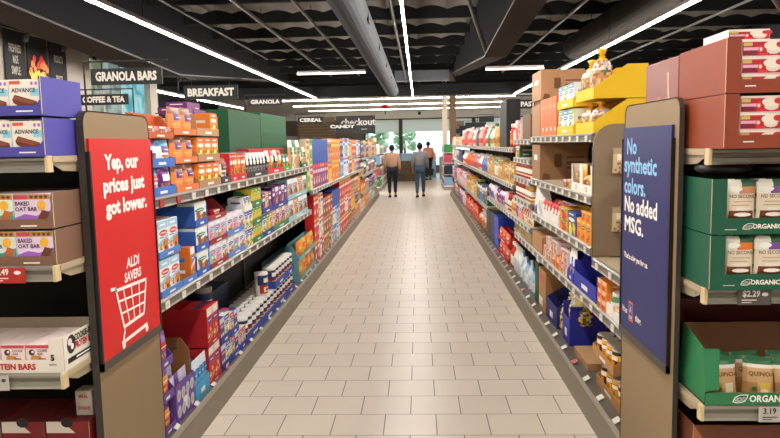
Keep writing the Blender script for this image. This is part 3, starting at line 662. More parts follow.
# ------------------------------------------------------------------ printed designs
W0 = '#f1eee6'
A = {
 'nut_purple': (('#5d2a78', '#7a3a94', W0, '#b9793d', 'snack'), 'purple and white nut mix pouch'),
 'nut_blue': (('#e9edf0', '#5fb2dc', '#6a3d94', '#b97b3c', 'snack'), 'pale blue and white nut mix pouch'),
 'nut_red': (('#e9edf0', '#5fb2dc', '#d8433a', '#b97b3c', 'snack'), 'pale blue nut mix pouch with red spot'),
 'fig_orange': (('#e58a4a', '#8a5a3a', '#5a2a7c', '#f0b06a', 'snack'), 'orange fruit bar pouch with purple logo'),
 'fruit_yellow': (('#f0903c', '#e2622c', W0, '#f2c14a', 'snack'), 'orange and yellow fruit snack carton'),
 'mini_red': (('#c8242c', '#e9e2d2', '#2a2020', '#e2b14a', 'snack'), 'small red snack carton'),
 'mini_white': (('#e6e0d4', '#c8242c', '#c8242c', '#8a5a3a', 'snack'), 'small white and red snack carton'),
 'purple_flat': (('#6a1f66', '#7d2f7a', W0, '#9a4a94', 'plain'), 'flat purple carton'),
 'cream_pouch': (('#e3dccb', '#8f2d2a', '#3b3026', '#6a4a32', 'snack'), 'cream trail mix pouch with red top'),
 'red_bar': (('#c4262b', '#c4262b', W0, '#e8a23c', 'snack'), 'red snack bar carton'),
 'yel_bar': (('#e59a34', '#c9382b', W0, '#7a3b1e', 'snack'), 'amber snack bar carton'),
 'black_pouch': (('#1c1b1d', '#c6c8ca', W0, '#8c8e90', 'snack'), 'black pouch with silver top'),
 'grn_snack': (('#3a7a44', '#1f4a2b', W0, '#e0a640', 'snack'), 'green snack pouch'),
 'kraft_pk': (('#c7a074', '#efe9dc', '#2f6a3a', '#a5652e', 'snack'), 'kraft and white snack pouch'),
 'cookie': (('#e8eef2', '#9cc8e2', '#d63a32', '#c8803e', 'diag'), 'pale blue carton of crunchy oat clusters'),
 'cookie_g': (('#dfe9e4', '#e9efec', '#2e8a6a', '#8a5230', 'diag'), 'white carton with green oval logo'),
 'orange_side': (('#e0761e', '#e8eef2', '#3a78c0', '#c8803e', 'diag'), 'orange sided carton of oat clusters'),
 'pink': (('#f0b9c8', '#e8e4ee', '#4aa0d8', '#d88a9a', 'snack'), 'pink and white snack carton'),
 'sky': (('#8cc8e8', '#e8eef2', '#d04a6a', '#e9c080', 'snack'), 'sky blue snack carton'),
 'white_cook': (('#e9e6e2', '#d8dfe8', '#3a66b8', '#a8683a', 'snack'), 'white snack carton with cookie picture'),
 'kiwi': (('#e8c93a', '#3f8a3a', '#4fae4a', '#d8b42a', 'snack'), 'yellow and green fruit snack carton'),
 'bluewhite': (('#e9e9e2', '#2a4aa0', '#2a4aa0', '#e2c23a', 'snack'), 'white and blue snack carton'),
 'plum': (('#4a1f5e', '#6a2f7e', '#e8dcec', '#8a4a9a', 'snack'), 'dark plum snack carton'),
 'violet': (('#9a4aa0', '#e9e2ee', '#6a2a80', '#d8a04a', 'snack'), 'violet and white snack carton'),
 'cream': (('#e4d8c0', '#c89a5a', '#a83a2a', '#a5652e', 'snack'), 'cream snack carton'),
 'aqua': (('#a8d4dc', '#e6efef', '#c8584a', '#a5652e', 'snack'), 'aqua and white snack carton'),
 'pp': (('#6f4aa0', '#8a66b8', '#c82a2e', '#e0a060', 'snack'), 'purple toaster snack pouch'),
 'pr': (('#c8242c', '#6f4aa0', '#e8a030', '#e0a060', 'snack'), 'red and purple toaster snack pouch'),
 'pl': (('#a58ac8', '#d8d0e8', '#4a6ab8', '#e0b080', 'snack'), 'lilac toaster snack pouch'),
 'cy': (('#4fb0dc', '#e0eef6', '#2a5aa8', '#c88a4a', 'snack'), 'cyan cookie pack'),
 'redbox': (('#c81f2a', '#e9e2d8', '#2a4a98', '#e8b070', 'snack'), 'red and blue toaster pastry carton'),
 'navybox': (('#2a3a94', '#c8d4ec', '#d8333a', '#e2c8a0', 'snack'), 'navy breakfast bar carton'),
 'beige_red': (('#e2d4b8', '#c8342c', '#2a4a98', '#c87a3a', 'snack'), 'beige and red breakfast carton'),
 'oats': (('#e8e5dc', '#1f2f5c', '#efeee8', '#a82a22', 'snack'), 'oat canister with navy and red label'),
 'orange_bag': (('#e8821e', '#e8821e', '#f0c040', '#c85a14', 'snack'), 'bright orange cereal bag'),
 'yellow_bag': (('#efb62a', '#efb62a', '#d8432a', '#e08a1e', 'snack'), 'yellow cereal bag'),
 'lime': (('#7fc243', '#f1ede0', '#3a8a3a', '#c8a060', 'cereal'), 'lime green cereal box'),
 'kraft_cereal': (('#e3d2b4', '#d8502a', '#c8382a', '#b98a4a', 'cereal'), 'oatmeal coloured cereal box with orange top'),
 'royal': (('#2353a8', '#2353a8', '#2f62b8', '#2a5ab0', 'plain'), 'plain royal blue cereal box'),
 'magenta': (('#9a2a62', '#e8c8d8', '#e03a6a', '#e2a0b0', 'cereal'), 'magenta cereal box'),
 'plum_c': (('#7a4a8a', '#e8dcec', '#e2a040', '#c890b8', 'cereal'), 'mauve cereal box'),
 'orange_c': (('#ec7a1e', '#f4d060', '#f0c040', '#b9601e', 'cereal'), 'orange cereal box'),
 'yellow_c': (('#f0c02a', '#d8432a', '#3a6ab8', '#b9781e', 'cereal'), 'yellow cereal box'),
 'kraft_c': (('#b98a52', '#7a4a2a', '#e8dcc0', '#8a5a2a', 'cereal'), 'brown cereal box'),
 'white_c': (('#e6ebee', '#2a6ab8', '#c8303a', '#c89a5a', 'cereal'), 'white and blue cereal box'),
 'sky_c': (('#5fa8d8', '#e8eef2', '#2a5aa8', '#d8b070', 'cereal'), 'sky blue cereal box'),
 'red_c': (('#d0262c', '#f1ede0', '#f0c040', '#e0a060', 'cereal'), 'red cereal box'),
 'navy_c': (('#1f2a5a', '#c8d0e8', '#e8a02a', '#8a6a4a', 'cereal'), 'navy cereal box'),
 'gran_brown': (('#8a3f26', '#e2d4b8', '#c8a060', '#c88a4a', 'cereal'), 'russet granola box'),
 'tan_p': (('#c9a878', '#e8dcc4', '#3a3f7a', '#8a5a2a', 'snack'), 'tan snack pouch'),
 'green_w': (('#dfe6d4', '#2f7a4a', '#2f7a4a', '#a88a3a', 'snack'), 'white and green snack pouch'),
 'purple_w': (('#4a3a98', '#dcd8ec', '#c83a6a', '#d8a860', 'snack'), 'indigo snack pouch'),
 'amber': (('#eaa21e', '#eaa21e', '#8a4a14', '#c8561a', 'snack'), 'amber macaroni carton'),
 'amber_g': (('#e2b02a', '#7a9a3a', '#8a4a14', '#c8561a', 'snack'), 'amber and green macaroni carton'),
 'navy_star': (('#27408c', '#27408c', '#e8ead8', '#e8d04a', 'snack'), 'navy macaroni carton with pale star'),
 'red_p': (('#d23a26', '#c8242c', W0, '#e8923a', 'snack'), 'red noodle pouch'),
 'dkred_p': (('#a82226', '#d8432a', W0, '#e2783a', 'snack'), 'crimson noodle pouch'),
 'sauce': (('#a8281e', '#ece4d2', '#c81f24', '#8a2a1e', 'snack'), 'sauce jar with red lid'),
 'sauce_y': (('#c88a2a', '#ece4d2', '#e8c02a', '#8a5a1e', 'snack'), 'sauce jar with yellow lid'),
 'orange_pk': (('#ea6a24', '#f08a44', W0, '#c8401a', 'plain'), 'orange noodle brick'),
 'gw': (('#dfe6d2', '#6aa05a', '#4a8a6a', '#8aa878', 'snack'), 'green and white pasta carton'),
 'bw': (('#dce6ea', '#4a8ac0', '#3a6aa8', '#8ab0c8', 'snack'), 'blue and white pasta carton'),
 'pasta': (('#b07832', '#f2b21e', '#f2b21e', '#a8552e', 'snack'), 'clear bag of pasta shapes tied in yellow'),
 'pasta_o': (('#9c602c', '#f2b21e', '#f2b21e', '#8f4526', 'snack'), 'clear bag of tricolour pasta tied in yellow'),
 'olive': (('#9c8a5c', '#c8b888', '#3a3a2a', '#6a5a32', 'snack'), 'olive dry mix carton'),
 'org_small': (('#e88a3a', '#f0b060', '#e8e0d0', '#c8561a', 'snack'), 'small orange stuffing carton'),
 'pinkw': (('#e8dcd6', '#d83a5a', '#c8303a', '#e0a060', 'snack'), 'white and pink mix packet'),
 'redw': (('#e2ded6', '#c8302a', '#c8303a', '#d8803a', 'snack'), 'white and red mix packet'),
 'can_y': (('#f0b41e', '#c8301e', W0, '#c87a1a', 'snack'), 'yellow bean can'),
 'can_d': (('#3a2a1e', '#f0b41e', W0, '#e8a01e', 'snack'), 'dark bean can with yellow band'),
 'bluepouch': (('#3a40b0', W0, '#e8e8f4', '#c8a060', 'snack'), 'blue and white rice pouch'),
 'white_b': (('#e6e4de', '#c8d0d8', '#e4e2dc', '#c83a3a', 'snack'), 'white milk bottle'),
 'water': (('#9ac0d8', '#e8eef2', '#3a78b8', '#3a78b8', 'snack'), 'pale blue bottle'),
 'red_b': (('#c8302e', '#ece4dc', '#f0e8e0', '#d8603a', 'snack'), 'red and cream bottle'),
 'pink_b': (('#d6a89e', '#f0e8e2', '#e8e4de', '#c84a4a', 'snack'), 'pink bottle'),
 'green_b': (('#4a8a5a', '#ece8da', '#e8e4de', '#2a6a3a', 'snack'), 'green bottle'),
 'orange_b': (('#d8622a', '#ece4d4', '#e8e4de', '#b94a1e', 'snack'), 'orange bottle'),
 'blue_b': (('#5a78b8', '#e4e8f0', '#e8e8e8', '#3a5aa8', 'snack'), 'blue bottle'),
 'kraftbx': (('#b88f5c', '#8a6a42', '#8a6a42', '#8a6a42', 'plain'), 'kraft shipping carton'),
 'mustard': (('#cfa64a', '#a87a2a', '#e8dcb0', '#a8722a', 'snack'), 'mustard coloured carton'),
 'darkg': (('#2a5a4a', '#e0e6da', '#c8a04a', '#c8a04a', 'snack'), 'dark green carton'),
 'redcase': (('#c22a20', '#e2543a', '#e8c08a', '#e8903a', 'snack'), 'bright red carton'),
 'rb': (('#b8261f', '#e86a3a', W0, '#e8a04a', 'snack'), 'red and orange drink mix carton'),
 'slate': (('#232b3a', '#3a4456', '#8a8e9a', '#4a5262', 'plain'), 'slate carton'),
 'bluecase': (('#2a44b0', '#4a66c8', '#c8d0ec', '#6a84d8', 'plain'), 'cobalt carton'),
}
def P_(*names): return [None if n is None else (A[n][0], A[n][1]) for n in names]
def ys(side, X, z, a, b):
    p, q = shelf_y(a, X, z), shelf_y(b, X, z); return min(p, q), max(p, q)
def stack(side, X, z, a, b, tiers, where, y=None, **kw):
    """tiers of products between columns a and b of one shelf; tiers = list of dicts, bottom first"""
    y0, y1 = y or ys(side, X, z, a, b); y0 += .004; y1 -= .004
    words = ['bottom', 'second', 'third', 'fourth'] ; zz = z+.0005
    for i, t in enumerate(tiers):
        t = dict(t); p = t.pop('pitch', t['h']); names = t.pop('p'); t.update({k: v for k, v in kw.items() if k not in t})
        wh = where if len(tiers) == 1 else where+', '+words[i]+' tier'
        yy0, yy1 = y0, y1
        if 'sub' in t: s = t.pop('sub'); yy0, yy1 = y0+(y1-y0)*s[0], y0+(y1-y0)*s[1]
        tier(side, X, yy0, yy1, zz, prods=P_(*names), where=wh, **t); zz += p+.0005
def run(side, X, z, a, b, names, w, h, kind='carton', d=.16, tiers=1, where='', case_col=None, fine=None, lip=.03, jit=.0, y=None, cdesc=None, per=6):
    """a long mixed run: products drawn in order from names, each about w wide"""
    y0, y1 = y or ys(side, X, z, a, b); y1 = min(y1, 21.85); L = y1-y0; n = max(1, int(L/w)); pw = L/n; rr = seed_of(side, a, b, z)
    words = ['bottom', 'second', 'third', 'fourth']
    for T in range(tiers):
        zz = z+.001+T*(h+.004); wh = where if tiers == 1 else where+', '+words[T]+' tier'
        i = 0
        while i < n:
            m = min(per, n-i); ya = y0+pw*i; yb = y0+pw*(i+m); fi = (ya < 8.5) if fine is None else fine
            if case_col: case(side, X, (ya+yb)/2, zz, yb-ya-.004, h*.8, d+.02, case_col, lip, cdesc or 'display case', wh, 'slope', mark=fi)
            for k in range(m):
                nm = names[(i+k)*len(names)//n] if len(names) < n else names[(i+k) % len(names)]
                if isinstance(nm, tuple): nm = nm[T % len(nm)]
                if nm is None: continue
                ar, ds = A[nm]; kd = kind; hh = h*(1-rr.random()*jit)
                ww = pw*.96-(.008/m if case_col else 0)
                dd = min(d, ww) if kd in ('jar', 'can', 'canister', 'bottle') else d
                if kd in ('jar', 'can', 'canister', 'bottle'): ww = min(ww, d)
                if kd == 'pouch': dd = min(dd, ww*.45)
                off = 0 if not case_col else .006
                put(kd, side, X, ya+off+(yb-ya-2*off)/m*(k+.5), .007, zz+(.0045 if case_col else 0), round(ww, 2)-.003 if ww > .05 else ww, round(hh, 2), round(dd, 2), ar, ds, wh, fi, k % 2)
            i += m

# ------------------------------------------------------------------ LEFT, top level (near part)
X = -1.30; z = LA; T = 'left top level'
BL = '#3f6fc0'; ORG = '#d8733a'; KR = '#a9805c'
stack('L', X, z, 150, 177, [dict(h=.135, p=['nut_red', 'nut_purple'], kind='pouch', lip=.045, ch=.09, deep=2, case_col=BL, cdesc='blue display case of nut pouches', pitch=.145),
     dict(h=.135, p=['nut_purple', 'nut_blue'], kind='pouch', lip=.045, ch=.09, deep=2, case_col=BL, cdesc='blue display case of nut pouches', pitch=.145),
     dict(h=.055, p=['mini_red', 'mini_white', 'mini_red', 'mini_white'], case_col='#b8562a', lip=.03, d=.07, ch=.118, cd=.1, cdesc='rust coloured display case with high back', cstyle='slope', cback=.125)], T, d=.16)
stack('L', X, z, 177, 199.5, [dict(h=.145, p=['fig_orange']*2, kind='pouch', lip=.035, ch=.07, deep=2, case_col=ORG, cdesc='orange display case of fruit bar pouches', pitch=.155)]*2+[dict(h=.145, p=['fig_orange']*2, kind='pouch', lip=.035, ch=.07, case_col=ORG, cdesc='orange display case of fruit bar pouches')], T, d=.16, inner='#6a2a7c')
stack('L', X, z, 199.5, 221.5, [dict(h=.14, p=['fruit_yellow']*3, case_col=KR, cdesc='kraft display case of fruit snacks', pitch=.155),
     dict(h=.14, p=['fruit_yellow']*3, case_col=KR, cdesc='kraft display case of fruit snacks', pitch=.155),
     dict(h=.14, p=[None, None, 'fruit_yellow'], case_col='#b8895f', cdesc='nearly empty kraft display case of fruit snacks', cstyle='full')], T, d=.16)
for k in range(3):
    put('carton', 'L', -1.40, (4.16, 4.42, 4.3)[k], 0, (1.842, 1.842, 1.881)[k], .25, .037, .13, A['purple_flat'][0], 'flat purple carton', 'stacked on the orange and kraft cases')
stack('L', X, z, 222, 231, [dict(h=.165, p=['cream_pouch'], kind='pouch', case_col='#3a3a3c', cdesc='charcoal display tray with a cream pouch')], T, d=.12)
stack('L', X, z, 231, 239, [dict(h=.19, p=['red_bar', 'red_bar', 'yel_bar'], case_col='#c92832', cdesc='red display tray of snack bars')], T, d=.14)
stack('L', X, z, 239, 247.5, [dict(h=.19, p=['yel_bar', 'red_bar', 'yel_bar'], case_col='#c92832', cdesc='red display tray of snack bars')], T, d=.14)
stack('L', X, z, 247.5, 268, [dict(h=.19, p=['black_pouch']*6, kind='pouch', case_col='#2a2a2e', cdesc='black display tray of black pouches')], T, d=.1)
stack('L', X, z, 268, 284, [dict(h=.2, p=['black_pouch', 'yel_bar', 'black_pouch', 'yel_bar'], kind='pouch', case_col='#c92832', cdesc='red display tray of dark pouches')], T, d=.1)
stack('L', X, z, 284, 291, [dict(h=.16, p=['grn_snack']*2, kind='pouch', case_col='#3d9a4a', cdesc='green display tray of snack pouches')], T, d=.1)
stack('L', X, z, 291, 302, [dict(h=.3, p=['kraft_pk', 'green_w', 'kraft_pk'], kind='pouch')], T, d=.1)
stack('L', X, z, 302, 308, [dict(h=.22, p=['green_w', 'kraft_pk'], kind='pouch', case_col='#2f6a44', cdesc='dark green display tray of white pouches')], T, d=.1)
# big closed green cases and long red case standing at the back
def bigbox(side, X, y, dep, z, w, h, d, c, desc, where, name='closed_case', deco=None):
    mb = MB(); mc = M(c, .6, 0, .05); mb.bbox(-w/2, w/2, 0, d, 0, h, mc, .004)
    tp = M(c, .35); mb.box(-w/2+.004, w/2-.004, d/2-.03, d/2+.03, h, h+.0008, tp)
    mb.box(-.0006-w/2, -w/2, d/2-.03, d/2+.03, h*.6, h, tp); mb.box(w/2, w/2+.0006, d/2-.03, d/2+.03, h*.6, h, tp)
    if deco: deco(mb, w, h, d)
    return put('case', side, X, y, dep, z, w, h, d, None, desc, where, spec=(name, mb.mesh(name), []), cat='box')
G0 = '#0f4f2d'
bigbox('L', X, 6.24, .26, LA, 1.15, .55, .27, G0, 'big dark green closed case, nearer one', 'at the back of the left top level')
bigbox('L', X, 7.48, .26, LA, 1.3, .37, .27, G0, 'long dark green closed case under another', 'at the back of the left top level')
bigbox('L', X, 7.48, .26, LA+.3725, 1.3, .2, .27, '#125a34', 'long green closed case on top of another', 'at the back of the left top level')
bigbox('L', X, 6.52, .13, LA, 1.5, .22, .11, '#bf2a30', 'long red case behind the black pouches', 'on the left top level')
bigbox('L', X, 5.4, .14, LA, .7, .2, .1, '#1f3f2a', 'low dark green case behind the snack bars', 'on the left top level')

# ------------------------------------------------------------------ LEFT, middle level
z = LB; T = 'left middle level'; B2 = '#4a7cc8'
stack('L', X, z, 150, 162, [dict(h=.19, p=['grn_snack', 'cream'], pitch=.2), dict(h=.19, p=['green_w', 'grn_snack'], pitch=.2)], T, d=.16)
stack('L', X, z, 162, 183, [dict(h=.185, p=['cookie', 'cookie'], case_col=B2, lip=.035, cdesc='blue display tray of oat cluster cartons', pitch=.2, ch=.06, cstyle='low'), dict(h=.185, p=['cookie', 'cookie'], case_col=B2, lip=.035, cdesc='blue display tray of oat cluster cartons', ch=.06, cstyle='low')], T, d=.17)
stack('L', X, z, 183, 198, [dict(h=.185, p=[None, None, 'orange_side'], case_col=B2, lip=.035, cdesc='half empty blue display tray with one carton left', cstyle='low')], T, d=.17)
stack('L', X, z, 198, 211, [dict(h=.135, p=['cookie_g'], case_col='#2f5cb4', lip=.04, cdesc='deep blue display case with one white carton', pitch=.146, cstyle='full', cd=.42)]*3, T, d=.1)
stack('L', X, z, 211, 229, [dict(h=.14, p=['sky', 'pink', 'white_cook'], case_col='#8c2630', lip=.03, cdesc='dark red display tray of snack cartons', pitch=.15), dict(h=.14, p=['pink', 'sky', 'pink'], case_col='#8c2630', lip=.03, cdesc='dark red display tray of snack cartons', pitch=.15),
     dict(h=.05, p=[None, 'mini_red', None], case_col='#93303a', lip=.03, ch=.12, cdesc='nearly empty dark red case', inner='#b8895f')], T, d=.13)
stack('L', X, z, 229, 246, [dict(h=.14, p=['white_cook', 'sky', 'white_cook'], case_col='#5a86c8', lip=.035, cdesc='light blue display tray of snack cartons', pitch=.15), dict(h=.14, p=['white_cook', 'pink', 'white_cook'], case_col='#5a86c8', lip=.035, cdesc='light blue display tray of snack cartons', pitch=.15)], T, d=.13)
stack('L', X, z, 246, 254, [dict(h=.13, p=['bluewhite']*2, pitch=.135), dict(h=.13, p=['bluewhite']*2, pitch=.135), dict(h=.1, p=['bluewhite']*2, case_col='#e2e6e6', cdesc='white display tray of snack cartons', cstyle='low', cd=.14)], T, d=.12)
stack('L', X, z, 254, 264, [dict(h=.135, p=['kiwi']*3, case_col='#2f7a4a', cdesc='green display case of fruit snacks', pitch=.142)]*3, T, d=.13)
stack('L', X, z, 264, 274, [dict(h=.18, p=['bluewhite', 'kiwi', 'cream'], case_col='#27489c', cdesc='navy display tray of mixed cartons', pitch=.19), dict(h=.17, p=['plum', 'cream', 'plum'], case_col='#2a3f94', cdesc='navy display tray of plum cartons')], T, d=.13)
stack('L', X, z, 274, 289, [dict(h=.18, p=['cream', 'violet', 'cream', 'violet', 'cream'], case_col='#2f8a5a', cdesc='green display tray of violet cartons', pitch=.19), dict(h=.19, p=['plum', 'violet', 'plum', 'violet', 'plum'], case_col='#2a3f94', cdesc='navy display tray of plum cartons')], T, d=.13)
stack('L', X, z, 289, 308, [dict(h=.2, p=['aqua', 'cream', 'aqua', 'aqua'], case_col='#8cc0cc', cdesc='aqua display case of snack cartons', pitch=.215, cstyle='full'), dict(h=.2, p=['aqua', 'aqua', 'cream', 'aqua'], case_col='#8cc0cc', cdesc='aqua display case of snack cartons', cstyle='full')], T, d=.14)

# ------------------------------------------------------------------ LEFT, cereal level and beyond
z = 1.11; T = 'left cereal level'
run('L', X, z, 308, 314, [('lime', 'kraft_cereal'), ('kraft_cereal', 'lime')], .19, .30, tiers=2, where=T, d=.08)
run('L', X, z, 314, 329, [('magenta', 'royal'), ('plum_c', 'royal'), ('magenta', 'royal')], .2, .30, tiers=2, where=T, d=.09)
run('L', X, z, 329, 341, [('yellow_c', 'kraft_c'), ('orange_c', 'orange_c'), ('orange_c', 'orange_c'), ('kraft_c', 'orange_c')], .2, .31, tiers=2, where=T, d=.09)
run('L', X, z, 341, 350, [('sky_c', 'navy_c'), ('white_c', 'white_c'), ('white_c', 'sky_c'), ('sky_c', 'white_c')], .22, .32, tiers=2, where=T, d=.09)
run('L', X, z, 350, 361, [('red_c', 'yellow_c'), ('yellow_c', 'red_c'), ('sky_c', 'red_c'), ('red_c', 'white_c'), ('navy_c', 'sky_c')], .24, .31, tiers=2, where=T, d=.09)
X2 = -1.30
run('L', X2, 1.33, 361.3, 374, ['navy_c', 'kraft_c', 'navy_c', 'tan_p', 'orange_c', 'navy_c'], .26, .42, where='left far upper level', jit=.15)
run('L', X2, 1.33, 374, 377, ['tan_p', 'tan_p'], .3, .5, where='left far upper level')
run('L', X2, .92, 361.3, 377, ['tan_p', 'black_pouch', 'green_w', 'purple_w', 'kraft_pk', 'purple_w', 'green_w'], .25, .3, kind='pouch', d=.12, where='left far middle level')
run('L', X2, .52, 361.3, 377, ['yel_bar', 'tan_p', 'navy_c', 'purple_w', 'cream'], .25, .3, where='left far low level', jit=.2)
run('L', X2, LD, 361.3, 377, ['cream', 'orange_c', 'aqua', 'green_w', 'kraft_c'], .25, .3, where='left far base', jit=.2)

# ------------------------------------------------------------------ LEFT, base level
X = -1.325; z = LD; T = 'left base level'; PU = '#6a4a9a'
stack('L', X, z, 150, 163, [dict(h=.17, p=['pp', 'pr'], kind='pouch', case_col=PU, cdesc='purple display case of toaster snacks', pitch=.18)]*3, T, d=.12)
stack('L', X, z, 163, 177, [dict(h=.17, p=['pr'], kind='pouch', case_col=PU, cdesc='purple display case of toaster snacks', pitch=.18)]*2+[dict(h=.17, p=['pp'], kind='pouch', case_col=PU, cdesc='purple display case of toaster snacks', cstyle='slope')], T, d=.12)
def dots(mb, w, lip):
    rr = random.Random(11)
    for i in range(4):
        for j in range(2):
            cx = -w*.36+w*.24*i; cz = lip*(.28+.42*j)
            mb.ell(cx, cz, w*.1, lip*.17, -.001, '#b9c4dc', 9, .1, rr); mb.ell(cx, cz, w*.05, lip*.09, -.0016, '#d8a25c', 7, .2, rr)
case('L', X, sum(ys('L', X, z, 177.5, 195.5))/2, z, ys('L', X, z, 177.5, 195.5)[1]-ys('L', X, z, 177.5, 195.5)[0]-.004, .36, .24, PU, .21, 'tall purple display case with printed snacks', T, 'low', '#8a5f36', deco=dots)
y0, y1 = ys('L', X, z, 177.5, 195.5)
tier('L', X-.02, y0+.01, y1-.03, z+.006, .25, P_('pl', 'pr', 'pl', 'pl'), kind='pouch', d=.08, where=T+' in the tall purple case', deep=2)
mb = MB(); w = .2; pr_ = [(-w/2, 0), (w/2, 0), (w/2, .33), (w*.26, .40), (-w*.26, .40), (-w/2, .33)]
mb.prism(pr_, 'y', 0, .004, M('#8f6238', .7, 0, .08)); mb.ell(.02, .34, .012, .007, -.001, '#3b3f5c', 8)
put('c', 'L', X, y1-.022, .112, z+.006, 0, 0, 0, None, 'upright kraft header card with rounded corners', 'between purple cases on the '+T, spec=('header_card', mb.mesh('card'), []), cat='cardboard', rot=-PI/2+.0)
stack('L', X, z, 196, 210.5, [dict(h=.24, p=['cy', 'cy', 'cy', 'cy'], kind='pouch', case_col='#3fa4d4', lip=.1, cdesc='cyan display case of cookie packs', ch=.2, deep=2)], T, d=.1)
stack('L', X, z, 210.5, 222.5, [dict(h=.235, p=['redbox', 'redbox'], case_col='#b81c28', lip=.03, cdesc='tall red display case of toaster pastries', pitch=.25, cstyle='full', cd=.42, ch=.24)]*2, T, d=.16)
stack('L', X, z, 222.5, 232.5, [dict(h=.17, p=['navybox', 'bluewhite'], case_col='#22368c', lip=.05, cdesc='navy display tray of breakfast bars', pitch=.18)]*2, T, d=.16)
stack('L', X, z, 232.5, 240.5, [dict(h=.16, p=['beige_red', 'navybox'], case_col='#2a4aa8', lip=.05, cdesc='cobalt display tray of breakfast cartons', pitch=.17)]*2, T, d=.16)
stack('L', X, z, 240.5, 247.5, [dict(h=.15, p=['beige_red', 'beige_red'], case_col='#2a4aa8', lip=.05, cdesc='cobalt display tray of breakfast cartons', pitch=.17)]*1, T, d=.16)
# oat canisters in blue trays
ar, ds = A['oats']
ya, yb = shelf_y(247.5, X, z), shelf_y(295, X, z)
n = int((yb-ya)/.128)
for i in range(n):
    y = ya+(i+.5)*(yb-ya)/n
    if i % 4 == 0:
        m = min(4, n-i); w = m*(yb-ya)/n; case('L', X, ya+i*(yb-ya)/n+w/2, z, w-.004, .075, .28, '#2a4aa8', .07, 'cobalt tray of oat canisters', T, 'low')
    for q in range(2): put('canister', 'L', X, y, .008+q*.132, z+.0045, .124, .185, .124, ar, ds, T+', '+('front row' if q == 0 else 'second row'))
for i in range(n-7, n):
    y = ya+(i+.5)*(yb-ya)/n
    if (i-(n-7)) % 4 == 0:
        m = min(4, n-i); w = m*(yb-ya)/n; case('L', X, ya+i*(yb-ya)/n+w/2, z+.192, w-.004, .075, .15, '#2a4aa8', .07, 'cobalt tray of oat canisters', T+', upper tier', 'low')
    put('canister', 'L', X, y, .008, z+.197, .124, .185, .124, ar, ds, T+', upper tier')
put('canister', 'L', X, ya+(n-8.6)*(yb-ya)/n, .02, z+.192, .124, .2, .124, ar, 'single oat canister standing on the others', T)
put('canister', 'L', X-.02, ya+1.6*.128, .30, z+.0, .15, .40, .15, ('#3a3a3e', '#1f2f5c', '#8a8578', '#a82a22', 'snack'), 'tall shadowed oat canister with grey lid', 'behind the front canisters, left base level')  # shade at the back is put into the dark tube colour
bigbox('L', X, 5.55, .34, z, .5, .34, .16, '#1e2740', 'dark navy closed case', 'behind the oat canisters on the left base level')
stack('L', X, z, 300, 316, [dict(h=.2, p=['orange_bag', 'yellow_bag', 'orange_bag', 'orange_bag'], kind='pouch', case_col='#6fb3bd', cdesc='teal tray of cereal bags', pitch=.23, cd=.42, cstyle='full', ch=.22), dict(h=.2, p=['orange_bag', 'yellow_bag', 'orange_bag', 'yellow_bag'], kind='pouch', case_col='#6fb3bd', cdesc='teal tray of cereal bags')], T, d=.12)
z = LD
run('L', X, z, 316, 325, [('red_c', 'red_c', 'red_c'), ('white_c', 'white_c', 'kraft_cereal'), ('red_c', 'kraft_cereal', 'white_c')], .2, .28, tiers=3, where=T+', cereal bay', d=.12)
run('L', X, z, 325, 334, [('kraft_c', 'gran_brown', 'gran_brown'), ('gran_brown', 'gran_brown', 'red_c'), ('kraft_cereal', 'kraft_c', 'gran_brown')], .22, .25, tiers=3, where=T+', cereal bay', d=.12)
run('L', X, z, 334, 341, [('sky_c', 'white_c', 'royal'), ('white_c', 'sky_c', 'royal')], .22, .26, tiers=3, where=T+', cereal bay', d=.12)
run('L', X, z, 341, 352, [('red_c', 'red_c', 'red_c'), ('red_c', 'white_c', 'red_c'), ('gran_brown', 'red_c', 'red_c')], .24, .29, tiers=3, where=T+', cereal bay', d=.12)
run('L', X, z, 352, 361, [('kraft_c', 'yellow_c', 'kraft_c'), ('orange_c', 'navy_c', 'tan_p'), ('tan_p', 'kraft_c', 'orange_c')], .26, .27, tiers=3, where=T+', cereal bay', d=.12)

# ------------------------------------------------------------------ RIGHT, top level
X = 1.05; z = 1.68; T = 'right top level'; YL = '#e8bd14'
def ytray(h): return dict(kind='bag', case_col=YL, lip=.065, cd=.33, ch=.2)
y0, y1 = 4.225, 4.70
for lev in range(2):
    zz = z+.0005+lev*.205; w = .235
    for k in range(2):
        yc = y0+w*(k+.5)+.002
        case('R', X, yc, zz, w-.004, .2, .32, YL, .068, 'yellow pasta tray with sloping side', T+(', upper tier' if lev else ', bottom tier'), 'slope', mark=False)
        put('bag', 'R', X, yc+.0, .012, zz+.005, .2, (.30 if k == 0 else .26) if lev else .19, .13, *(A['pasta'] if k == 0 else A['pasta_o']), T+(', upper tier' if lev else ', bottom tier'))
stack('R', X, z, 573, 557, [dict(h=.17, p=['gw', 'bw', 'gw'], case_col=YL, cdesc='small yellow tray of pasta cartons', lip=.06, pitch=.185), dict(h=.16, p=['bw', 'gw', 'bw'], case_col=YL, cdesc='small yellow tray of pasta cartons', lip=.06)], T, d=.14)
stack('R', X, z, 556, 540, [dict(h=.30, p=['orange_pk']*4)], T, d=.1)
KB = '#a57c56'
def printed(mb, w, h, d):
    dk = M('#6b4a30', .7)
    for f in (-w/2-.001, w/2+.001):
        mb.add([(f, d*.30, h*.35), (f, d*.45, h*.35), (f, d*.45, h*.72), (f, d*.30, h*.72)], [(0,1,2,3)], dk)
        for k in range(3): mb.add([(f, d*.55, h*(.3+.15*k)), (f, d*.9, h*(.3+.15*k)), (f, d*.9, h*(.35+.15*k)), (f, d*.55, h*(.35+.15*k))], [(0,1,2,3)], dk)
        mb.add([(f, d*.04, 0.001), (f, d*.22, 0.001), (f, d*.2, h*.16), (f, d*.08, h*.2)], [(0,1,2,3)], dk)
    mb.box(-w*.2, w*.2, -.001, 0, h*.55, h*.7, M('#e6e2da'))
